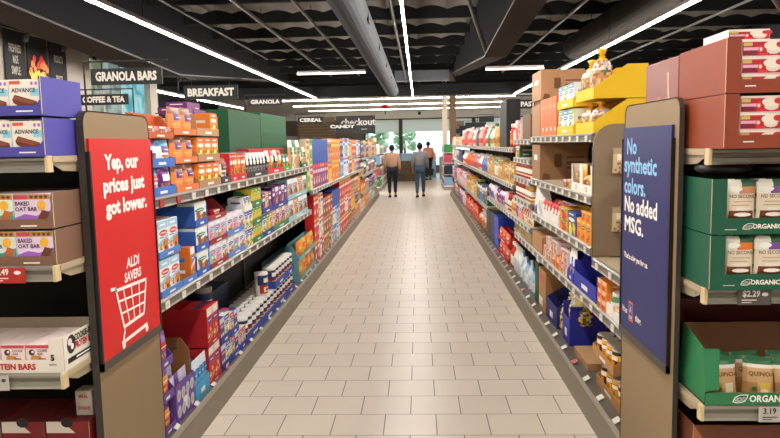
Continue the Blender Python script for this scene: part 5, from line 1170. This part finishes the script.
# brown cases
for lev, zz in ((0, 1.2305), (1, 1.364)):
    wh = ('lower' if lev == 0 else 'upper')+' brown case, left end display'
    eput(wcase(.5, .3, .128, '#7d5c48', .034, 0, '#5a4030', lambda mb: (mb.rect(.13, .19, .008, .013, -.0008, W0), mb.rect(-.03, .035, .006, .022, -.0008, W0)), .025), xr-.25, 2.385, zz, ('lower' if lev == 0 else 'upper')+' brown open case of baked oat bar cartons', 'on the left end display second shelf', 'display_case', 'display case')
    for k in range(3):
        f = oat('#ece7dc', '#a066c4', '#6b3a2a') if k % 2 == 0 else oat('#e6ece2', '#2fa89a', '#b9683a')
        eput(art_carton(.134, .118, .2, '#e6d3ea' if k % 2 == 0 else '#d9e8dc', f), xr-.078-.137*k, 2.393, zz+.0055, ('lilac' if k % 2 == 0 else 'teal')+' baked oat bar carton', wh, 'product_box', 'box')
# white protein bar case
def wdeco(mb):
    w = .5; mb.text('PROTEIN BARS', .030, .05, .022, -.001, M('#b8242c'), 'CENTER', .95, .03); mb.text('5', .03, .21, .055, -.0012, M('#222222'), bold=.03); mb.text('BARS', .012, .21, .03, -.0012, M('#333333'))
    x = w/2+.0008; n0 = len(mb.v)
    mb2 = MB(); mb2.text('COOKIE-FREE', .034, .165, .105, 0, M('#2b2422'), 'CENTER', .75, .03); mb2.text('PROTEIN BARS', .034, .165, .075, 0, M('#b8242c'), 'CENTER', .7, .03)
    mb2.ell(.06, .09, .032, .036, 0, '#3a3434', 12); mb2.ell(.05, .1, .016, .014, -.0004, '#e8d8d4', 8); mb2.ell(.066, .08, .012, .012, -.0004, W0, 8); mb2.rect(.03, .28, .022, .042, 0, '#1d1a1a'); mb2.rect(.09, .24, .029, .035, -.0006, WH)
    vs = [(x+.0002-v[1], v[0], v[2]) for v in mb2.v]
    for f, mi in zip(mb2.f, mb2.m): mb.add([vs[i] for i in f], [tuple(range(len(f)))], mb2.ms[mi])
eput(wcase(.5, .32, .128, '#e2ddd2', .048, .052, '#b8a890', wdeco), xr-.25, 2.385, .8345, 'white open case lettered protein bars', 'on the left end display third shelf', 'display_case', 'display case')
for k in range(5): eput(art_carton(.088, .098, .24, '#ecd9d6', prot), xr-.10-.092*k, 2.394, .840, 'white and red carton of oat squares', 'protein bar case, left end display', 'product_box', 'box')
# low shelf of the left display
for k in range(4):
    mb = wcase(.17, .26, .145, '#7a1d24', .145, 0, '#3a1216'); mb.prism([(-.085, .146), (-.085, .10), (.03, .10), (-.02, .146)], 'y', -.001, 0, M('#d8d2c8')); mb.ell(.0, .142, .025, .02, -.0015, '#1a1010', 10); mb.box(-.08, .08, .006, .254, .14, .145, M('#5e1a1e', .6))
    eput(mb, xr-.1-.18*k, 2.56, .4305, 'dark red case with white printed corner', 'on the lowest left end display shelf', 'display_case', 'display case')
mb = MB(); mb.bbox(-.034, .034, 0, .07, 0, .10, '#b5aea2', .002)
for k, tx in enumerate(('MEAL', '', 'SHAKE')): mb.text(tx, .02, 0, .077-.024*k, -.001, M('#a82a30'), xs=.8, bold=.02)
eput(mb, -1.36, 2.62, .5795, 'small white carton with red lettering standing on a dark red case', 'left end display', 'product_box', 'box')

# right display: rust red cases of bowls
def bowl(mb, w, h):
    y = -.001; mb.rect(-w*.5+.002, w*.5-.002, 0.003, h-.008, y, '#b81e2c'); mb.add([(-w*.48, y-.0003, h*.1), (-w*.12, y-.0003, h*.1), (-w*.2, y-.0003, h*.6), (-w*.48, y-.0003, h*.5)], [(0,1,2,3)], '#7a1430')
    mb.rect(-w*.47, -w*.26, h*.62, h*.82, y-.0004, '#c8b45a'); mb.rect(-w*.47, -w*.1, h*.36, h*.54, y-.0005, '#e0a8c0'); mb.ell(-w*.06, h*.42, w*.06, h*.17, y-.0006, '#e0663a', 10); mb.ell(-w*.06, h*.42, w*.03, h*.1, y-.0008, '#f2ddd0', 8)
    mb.ell(w*.24, h*.62, w*.23, h*.28, y-.0006, '#eadfd0', 14); mb.ell(w*.24, h*.36, w*.17, h*.24, y-.0005, '#dcd2c6', 12); mb.ell(w*.42, h*.68, w*.12, h*.2, y-.0010, '#c82430', 10, .1, random.Random(2)); mb.rect(-w*.1, w*.12, h*.08, h*.2, y-.0006, '#e03040')
RW = '#8a3d22'
for lev, zz in ((0, 1.6005), (1, 1.781)):
    nm = 'lower' if lev == 0 else 'upper'
    def dk(mb):
        mb.rect(-.2, -.165, .02, .024, -.0008, W0)
        if lev == 0: mb.rect(-.025, .005, .012, .04, -.0008, W0); mb.rect(-.02, 0, .017, .035, -.0012, RW)
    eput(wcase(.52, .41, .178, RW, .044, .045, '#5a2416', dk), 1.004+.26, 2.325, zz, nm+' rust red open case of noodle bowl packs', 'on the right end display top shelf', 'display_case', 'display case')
    for rw in range(3):
        for k in range(3): eput(art_carton(.135, .0545, .3, '#e6dcd2', bowl), 1.004+.118+.139*k, 2.333, zz+.0055+.0555*rw, 'white and red noodle bowl pack', '%s row of the %s rust red case' % (('bottom', 'middle', 'top')[rw], nm), 'product_box', 'box')
for k in range(1): eput(art_carton(.135, .035, .2, '#e6dcd2', bowl), 1.004+.084+.139*k, 2.36, 1.781+.0065+.0555*3, 'noodle bowl pack lying above the case edge', 'very top of the upper rust red case', 'product_box', 'box')
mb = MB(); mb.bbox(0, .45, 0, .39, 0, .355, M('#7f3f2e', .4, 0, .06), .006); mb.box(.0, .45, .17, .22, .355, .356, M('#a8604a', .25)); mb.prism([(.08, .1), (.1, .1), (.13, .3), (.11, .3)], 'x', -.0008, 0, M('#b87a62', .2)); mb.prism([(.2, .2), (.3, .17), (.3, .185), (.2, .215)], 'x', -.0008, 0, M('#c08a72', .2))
eput(mb, 1.004, 2.742, 1.6005, 'tall shrink-wrapped rust coloured case', 'behind the open ones on the right end display', 'closed_case', 'box')
# green rice cases
GR = '#17573f'
def leaf(mb, x, zc, s, wht, y=-.0012):
    pts = [(x-s*1.25, zc-s*.45), (x-s*.9, zc+s*.3), (x-s*.1, zc+s*.68), (x+s*1.1, zc+s*.7), (x+s*.95, zc+s*.05), (x+s*.3, zc-s*.55), (x-s*.6, zc-s*.62)]
    mb.poly([(p[0], y, p[1]) for p in pts], wht); mb.poly([(x+(p[0]-x)*.84, y-.0004, zc+(p[1]-zc)*.82) for p in pts], M(GR)); mb.text('Simply', s*.62, x, zc+s*.16, y-.0008, wht, xs=.9, shear=.2); mb.text('Nature', s*.62, x-.05*s, zc-s*.25, y-.0008, wht, xs=.9, shear=.2)
def gdeco(mb):
    mb.rect(-.205, -.165, .016, .019, -.0008, M('#c8d4c8')); leaf(mb, -.125, .027, .017, WH); mb.text('ORGANIC', .022, -.062, .027, -.0012, WH, bold=.025)
def rice(c):
    a = ('#e6d8c0', '#3a6a44', c, '#8a4a24', 'snack')
    def build(kind='p'):
        mb = MB(); w, h = .106, .142
        def m(u, v, s):
            if s > 0: return '#e6d8c0'
            if v > .86: return M('#2f5a3c', .4) if u > .45 else M('#e8e6d8', .4)
            if .66 < v < .86: return M(c, .4) if u > .42 else M('#eef0e4', .4)
            if v < .24 and .12 < u < .88: return M('#7d4020', .4)
            if v < .3 and .25 < u < .8: return M('#efe9dc', .4)
            return M('#e8dcc6', .4)
        pillow(mb, w, h, .04, m, 10, 12)
        mb.text('NO SECOND', .017, 0, h*.60, -.002, M('#7a4a34'), xs=.9, bold=.01); mb.rect(-w*.3, w*.3, h*.46, h*.485, -.002, '#c8a890'); mb.rect(-w*.34, w*.2, h*.38, h*.40, -.002, '#b99a80')
        mb.ell(-w*.22, h*.78, w*.2, h*.07, -.003, '#eef0e4', 10); mb.ell(0, h*.16, w*.28, h*.05, -.003, '#f0ebe0', 10)
        return ('rice_pouch', mb.mesh('rice'), [])
    return build()
for lev, zz in ((0, 1.1085), (1, 1.304)):
    nm = 'lower' if lev == 0 else 'upper'
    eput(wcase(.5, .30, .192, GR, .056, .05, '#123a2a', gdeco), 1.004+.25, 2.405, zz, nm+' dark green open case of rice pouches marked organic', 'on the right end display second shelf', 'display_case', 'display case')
    for k in range(4):
        c = ['#e07a2c', '#7a4a9a', '#c8503a', '#5a8a4a'][k] if lev == 0 else ['#c88a5a', '#7a4a9a', '#e07a2c', '#5a8a4a'][k]
        nm2 = ['orange', 'purple', 'brick red', 'green'][k] if lev == 0 else ['tan', 'purple', 'orange', 'green'][k]
        for q in range(2): eput(rice(c), 1.004+.105+.106*k, 2.412+.045*q, zz+.006+.04, 'cream rice pouch with %s band' % nm2, '%s green case, %s row' % (nm, 'front' if q == 0 else 'second'), 'rice_pouch', 'pouch') 
        eput(MB().bbox(-.05, .05, 0, .2, 0, .038, M('#123a2a'), .002), 1.004+.105+.106*k, 2.414, zz+.0055, 'green cardboard riser under the rice pouches', '%s green case' % nm, 'cardboard_riser', 'cardboard')
for k in range(3):
    mb = MB(); mb.ball((0, .08, .0), .09, M('#232223', .35), 12, 8, (1.1, .9, .32), .08, random.Random(k)); mb.xf(Matrix.Translation((0, 0, .03)))
    eput(mb, 1.1+.2*k, 2.47, 1.4965, 'crumpled black plastic wrap on the upper green case', 'right end display', 'plastic_wrap', 'wrapping')
# open green case of quinoa
mb = MB(); gm = M('#2c7a4c', .55, 0, .05); w, d = .6, .27
mb.box(-w/2, w/2, 0, d, 0, .005, gm); mb.box(-w/2, w/2, 0, .005, .005, .045, gm)
mb.add([(w/2, .0, .045), (w/2-.06, 0, .045), (w/2, 0, .08)], [(0,1,2)], gm)
for s in (-1, 1):
    x = s*w/2; xi = x-s*.005; fl = .0
    q = [(x, .0, 0), (x, d, 0), (x-s*.02, d, .235), (x+s*.0-s*.0, .03, .20), (x+s*.0, 0, .05)]
    mb.add(q+[(p[0]-s*.005, p[1], p[2]) for p in q], [(0,1,2,3,4), (5,6,7,8,9), (3,2,7,8), (4,3,8,9)], gm)
    mb.add([(x, .03, .20), (x-s*.0, 0.0, .05), (x-s*.045, -.006, .06), (x-s*.05, .012, .205)], [(0,1,2,3)], gm)
mb.box(-w/2+.02, w/2-.02, d-.005, d, .005, .235, M('#7a5236', .7))
leaf(mb, -.175, .023, .024, WH); mb.text('ORGANIC', .034, -.075, .023, -.0012, WH, bold=.02, xs=.9)
eput(mb, 1.315, 2.44, .6805, 'bright green open case of quinoa marked organic', 'on the right end display third shelf', 'display_case', 'display case')
def quin(v):
    mb = MB(); w, h = .115, .155
    def m(u, vv, s):
        if s > 0: return '#c8a878'
        if vv > .82: return M('#2f6a44', .35)
        if vv > .74: return M('#e6e2d4', .4)
        if vv < .45 and .45 < u < .8 and vv > .12: return M('#e6c04a' if v else '#e8dcc0', .4)
        if vv < .4 and u < .4: return M('#b98a52', .4)
        return M('#cfa877', .4)
    pillow(mb, w, h, .06, m, 10, 12); mb.text('QUINOA', .022, 0, h*.62, -.002, M('#6a4424'), bold=.01); mb.ell(-w*.2, h*.28, w*.08, h*.05, -.003, '#3f6a2a', 8); mb.ell(w*.1, h*.22, w*.12, h*.07, -.003, '#f0dfa8', 10)
    return ('quinoa_pouch', mb.mesh('quinoa'), [])
for k in range(4):
    for q in range(2):
        o = eput(quin(k % 2), 1.10+.122*k, 2.465+.072*q, .687, 'tan quinoa pouch with green top', ('front' if q == 0 else 'second')+' row of the bright green case', 'quinoa_pouch', 'pouch'); o.rotation_euler = ((-.12, .0, .1), (-.16, .05, -.12), (-.1, -.04, .14), (-.14, .03, -.05))[(k+q) % 4]
mb = wcase(.9, .4, .43, '#6a3a24', .43, 0, '#4a2a1a'); mb.add([(-.45, -.001, .43), (-.38, -.001, .33), (-.45, -.001, .30)], [(0,1,2)], '#a8643a'); eput(mb, 1.01+.45, 2.52, .1415, 'large russet case standing on the base', 'right end display', 'closed_case', 'box')
mb = MB().bbox(0, .5, 0, .25, 0, .3, M('#5a1c1e'), .004); eput(mb, 1.03, 2.85, .6805, 'dark red closed case at the back of the third shelf', 'right end display', 'closed_case', 'box')

# ------------------------------------------------------------------ labels: ordinals only where look-alikes share a run
byk = {}
for rec in PENDING: byk.setdefault((rec[1], rec[2]), []).append(rec)
for (desc, where), L in byk.items():
    L.sort(key=lambda q: (q[5][1], q[5][0]))
    pre = 'in' if where.split()[0] in ('protein',) else ''
    for i, (o, _, _, cat, grp, _) in enumerate(L):
        wtxt = where if where.split()[0] in ('on', 'in', 'behind', 'beside', 'at', 'between', 'stacked') else ('on the '+where)
        lb = '%s %s' % (desc, wtxt) if len(L) == 1 else '%s %s %s' % (ordw(i+1), desc, wtxt)
        if len(L) > 1 and len(lb.split()) <= 13: lb += ', from camera'
        for a_, b_ in ((' display', ''), ('the ', ''), ('on ', ''), (' of ', ' with '), ('closed ', ''), (',', '')):
            if len(lb.split()) > 16: lb = lb.replace(a_, b_)
        ws = lb.split()
        if len(ws) > 16: print('LONGLABEL', len(ws), lb)
        tag(o, lb, cat, None if len(L) == 1 else (desc+'s, '+where))
# ------------------------------------------------------------------ people
LABN = {}
def skin(name, verts, edges, radii, mat, parent=None, sub=2, root=0):
    me = bpy.data.meshes.new(name); me.from_pydata(verts, edges, []); o = bpy.data.objects.new(name, me); COL.objects.link(o)
    m = o.modifiers.new('s', 'SKIN'); m.use_smooth_shade = True
    for v, r_ in zip(me.skin_vertices[0].data, radii):
        v.radius = r_ if isinstance(r_, tuple) else (r_, r_); v.use_root = False
    me.skin_vertices[0].data[root].use_root = True
    sd = o.modifiers.new('d', 'SUBSURF'); sd.levels = sub; sd.render_levels = sub
    bpy.context.view_layer.update(); dg = bpy.context.evaluated_depsgraph_get()
    new = bpy.data.meshes.new_from_object(o.evaluated_get(dg)); bpy.data.objects.remove(o)
    new.materials.clear(); new.materials.append(mat)
    for p in new.polygons: p.use_smooth = True
    return link(name, new, parent)
def person(x, y, rot, label, top, legs, hair, height=1.66, stride=.12, armR=0.1, bun=False, skirt=None, shoe='#2a2422', skinc='#b98563'):
    s = height/1.70; t = thing('person', (x, y, 0), label, 'person', None, rot); t.scale = (s, s, s)
    # figure faces +Y
    J = {'pel': (0, 0, .93), 'wai': (0, 0, 1.06), 'che': (0, .01, 1.28), 'ns': (0, 0, 1.41), 'nk': (0, .01, 1.47), 'hd': (0, .03, 1.55), 'ht': (0, .02, 1.63)}
    for sg, n in ((1, 'R'), (-1, 'L')):
        st = stride*sg
        J['sh'+n] = (.17*sg, 0, 1.37); J['el'+n] = (.225*sg, -.03, 1.10); J['wr'+n] = (.235*sg, .06+armR*.3, .87)
        J['hp'+n] = (.09*sg, 0, .88); J['kn'+n] = (.095*sg, .03+st*.6, .49); J['an'+n] = (.09*sg, -.01+st, .09); J['to'+n] = (.10*sg, .13+st, .035)
    R = {'pel': (.15, .11), 'wai': (.125, .095), 'che': (.15, .105), 'ns': (.07, .06), 'nk': (.05, .05), 'hd': (.078, .092), 'ht': (.06, .07)}
    E_ = [('pel', 'wai'), ('wai', 'che'), ('che', 'ns'), ('ns', 'nk'), ('nk', 'hd'), ('hd', 'ht')]
    for n in 'RL':
        E_ += [('che', 'sh'+n), ('sh'+n, 'el'+n), ('el'+n, 'wr'+n), ('pel', 'hp'+n), ('hp'+n, 'kn'+n), ('kn'+n, 'an'+n), ('an'+n, 'to'+n)]
        R.update({'sh'+n: .055, 'el'+n: .038, 'wr'+n: .024, 'hp'+n: .085, 'kn'+n: .055, 'an'+n: .036, 'to'+n: .03})
        w_ = Vector(J['wr'+n]); sg = 1 if n == 'R' else -1
        J['pm'+n] = tuple(w_+Vector((0, .01, -.05))); R['pm'+n] = (.028, .016); E_.append(('wr'+n, 'pm'+n))
        for k, (dy, ln) in enumerate(((.028, .062), (.01, .074), (-.009, .07), (-.027, .055))):
            a = 'f%d%s' % (k, n); b = 'g%d%s' % (k, n); J[a] = tuple(w_+Vector((0, dy+.01, -.075-ln*.4))); J[b] = tuple(w_+Vector((-.014*sg, dy+.012, -.075-ln)))
            R[a] = .0085; R[b] = .007; E_ += [('pm'+n, a), (a, b)]
        J['th1'+n] = tuple(w_+Vector((-.01*sg, .045, -.045))); J['th2'+n] = tuple(w_+Vector((-.02*sg, .052, -.085))); R['th1'+n] = .010; R['th2'+n] = .008; E_ += [('wr'+n, 'th1'+n), ('th1'+n, 'th2'+n)]
    ks = list(J); ix = {k: i for i, k in enumerate(ks)}
    skin('body', [J[k] for k in ks], [(ix[a], ix[b]) for a, b in E_], [R[k] for k in ks], M(skinc, .6), t, 1)
    def sub(name, keys, ex, scale, mat, over={}):
        k2 = list(keys); i2 = {k: i for i, k in enumerate(k2)}; P = [over.get(k, J[k]) for k in k2]
        rr = [tuple(q*ex+scale for q in R[k]) if isinstance(R[k], tuple) else R[k]*ex+scale for k in k2]
        skin(name, P, [(i2[a], i2[b]) for a, b in E_ if a in i2 and b in i2], rr, mat, t, 2)
    sub('shirt', ['pel', 'wai', 'che', 'ns', 'shR', 'shL', 'elR', 'elL', 'wrR', 'wrL'], 1.18, .02, M(top, .85, 0, .08), {'ns': (0, 0, 1.41), 'wrR': tuple(Vector(J['wrR'])+Vector((0, -.01, .03))), 'wrL': tuple(Vector(J['wrL'])+Vector((0, -.01, .03)))})
    sub('trousers', ['pel', 'hpR', 'hpL', 'knR', 'knL', 'anR', 'anL'], 1.1, .012, M(legs, .85, 0, .08), {'pel': (0, 0, .90), 'anR': tuple(Vector(J['anR'])+Vector((0, 0, .03))), 'anL': tuple(Vector(J['anL'])+Vector((0, 0, .03)))})
    h = MB(); h.ball((0, -.005, 1.595), .102, M(hair, .8), 14, 10, (.9, 1.0, 1.05), .03, random.Random(1))
    if bun: h.ball((0, -.11, 1.67), .045, M(hair, .8), 10, 8)
    link('hair', h.mesh('hair'), t)
    f = MB()
    for sx in (-1, 1):
        f.ball((.032*sx, .115, 1.575), .011, M('#f1ede8', .3), 8, 6); f.ball((.032*sx, .124, 1.575), .005, M('#2a1d16', .3), 6, 5); f.ball((.088*sx, .02, 1.56), .022, M(skinc, .6), 8, 6, (.4, .8, 1.3))
    f.ball((0, .128, 1.545), .014, M(skinc, .6), 8, 6, (.8, 1, 1.5)); f.ball((0, .115, 1.505), .02, M('#9a4a42', .5), 8, 6, (1.2, .4, .35)); f.ball((0, .06, 1.545), .075, M(skinc, .6), 12, 8, (.95, .85, 1.1))
    link('face', f.mesh('face'), t)
    for n in 'RL':
        a = Vector(J['an'+n]); sh = MB(); sh.bbox(-.045, .045, -.07, .19, 0, .07, M(shoe, .5), .02); sh.xf(Matrix.Translation((a.x, a.y-.0, 0.0))); link('shoe', sh.mesh('shoe'), t)
    return t
person(-.83, 21.3, .0, 'person in tan top and dark trousers walking away, bag at right side', '#c9a288', '#1f2430', '#1a1412', 1.62, .06)
person(.03, 21.2, -.05, 'person in grey top and blue jeans walking away along the aisle', '#85868a', '#46607a', '#15110f', 1.66, .16, bun=True)
person(.42, 31.0, .15, 'person in salmon top and black trousers near the checkouts', '#e0957c', '#17171a', '#2a1c16', 1.72, .08)
def handbag(x, y, z, c, label):
    t = thing('handbag', (x, y, z), label, 'bag')
    b = MB(); b.prism([(-.13, 0), (.13, 0), (.15, .2), (-.10, .22)], 'y', -.05, .05, M(c, .6)); link('bag_body', b.mesh('bagb'), t)
    b = MB(); pts = [(-.09+.18*k/8, .2+.13*math.sin(PI*k/8)) for k in range(9)]
    for a, q in zip(pts[:-1], pts[1:]): b.tube((a[0], 0, a[1]), (q[0], 0, q[1]), .008, M(c, .5), 6)
    link('handle', b.mesh('hd'), t)
handbag(-.57, 21.35, .52, '#4a443e', 'dark brown handbag carried by the person in tan')
handbag(.30, 21.22, .66, '#1c1a1e', 'black shoulder bag at the side of the person in grey')
# checkout counters near the window
t = thing('checkout_counter', (-.45, 30.2, 0), 'low brown checkout counter ahead of the shoppers', 'counter')
link('body', MB().box(-.75, .4, 0, .7, 0, .85, M('#6f5a44', .7)).mesh('cb'), t); link('top', MB().box(-.8, .45, -.03, .73, .85, .9, M('#5f6468', .3)).mesh('ct'), t)
t = thing('blue_crate_stack', (-.3, 33, 0), 'pale blue bulk merchandise block before the window', 'merchandise')
b = MB(); rr = random.Random(9)
for i in range(4):
    for j in range(3): b.bbox(-1.1+.56*i, -1.1+.56*i+.53, 0, .6, .4*j, .4*j+.38, M(rr.choice(['#9fc4da', '#b9d4e2', '#7aaccc', '#d4dfe4'])), .02)
link('packs', b.mesh('pk'), t)
t = thing('trolley_bay', (1.3, 31, 0), 'pale grey checkout unit right of the person in salmon', 'counter')
link('body', MB().bbox(-.35, .45, 0, 1.4, 0, 1.0, M('#a9adb0', .5), .03).mesh('tb'), t); link('screen', MB().box(-.1, .2, .2, .25, 1.05, 1.4, M('#1c2026')).tube((.05, .22, 1.0), (.05, .22, 1.06), .02, DK).mesh('ts'), t)
t = thing('hanging_poster', (2.1, 37.5, 1.75), 'tan and navy poster panel hanging in the window', 'poster')
link('upper_sheet', MB().box(-.33, .33, 0, .02, .62, 1.05, M('#8f8570')).mesh('p1'), t); link('lower_sheet', MB().box(-.28, .28, 0, .02, 0, .62, M('#2a3350')).rect(-.14, .14, .33, .36, -.001, WH).rect(-.1, .1, .25, .28, -.001, WH).mesh('p2'), t)

# ------------------------------------------------------------------ daylight outside, camera
w = bpy.data.worlds.new('sky'); sc.world = w; w.use_nodes = True; bg = w.node_tree.nodes['Background']; bg.inputs[0].default_value = (.80, .90, 1.0, 1); bg.inputs[1].default_value = 2.4
cd = bpy.data.cameras.new('cam'); cam = bpy.data.objects.new('camera', cd); COL.objects.link(cam); sc.camera = cam
cd.sensor_width = 36; cd.lens = FPX/780*36; cd.clip_end = 300; cd.clip_start = .05
mt = Matrix((RT, UP, -FWD)).transposed().to_4x4(); mt.translation = CAM; cam.matrix_world = mt
vs_ = sc.view_settings; vs_.view_transform = 'Standard'; vs_.look = 'None'; vs_.gamma = 1; vs_.use_curve_mapping = False; vs_.exposure = 0.12
sc.cycles.max_bounces = 6; sc.cycles.diffuse_bounces = 4; sc.cycles.use_denoising = True; sc.cycles.sample_clamp_indirect = 6
dup = [k for k, v in LABELS.items() if len(v) > 1]
if dup: print('DUPLABELS', len(dup), dup[:12])
print('OBJECTS', len(sc.objects), 'TOP', sum(1 for o in sc.objects if o.parent is None))
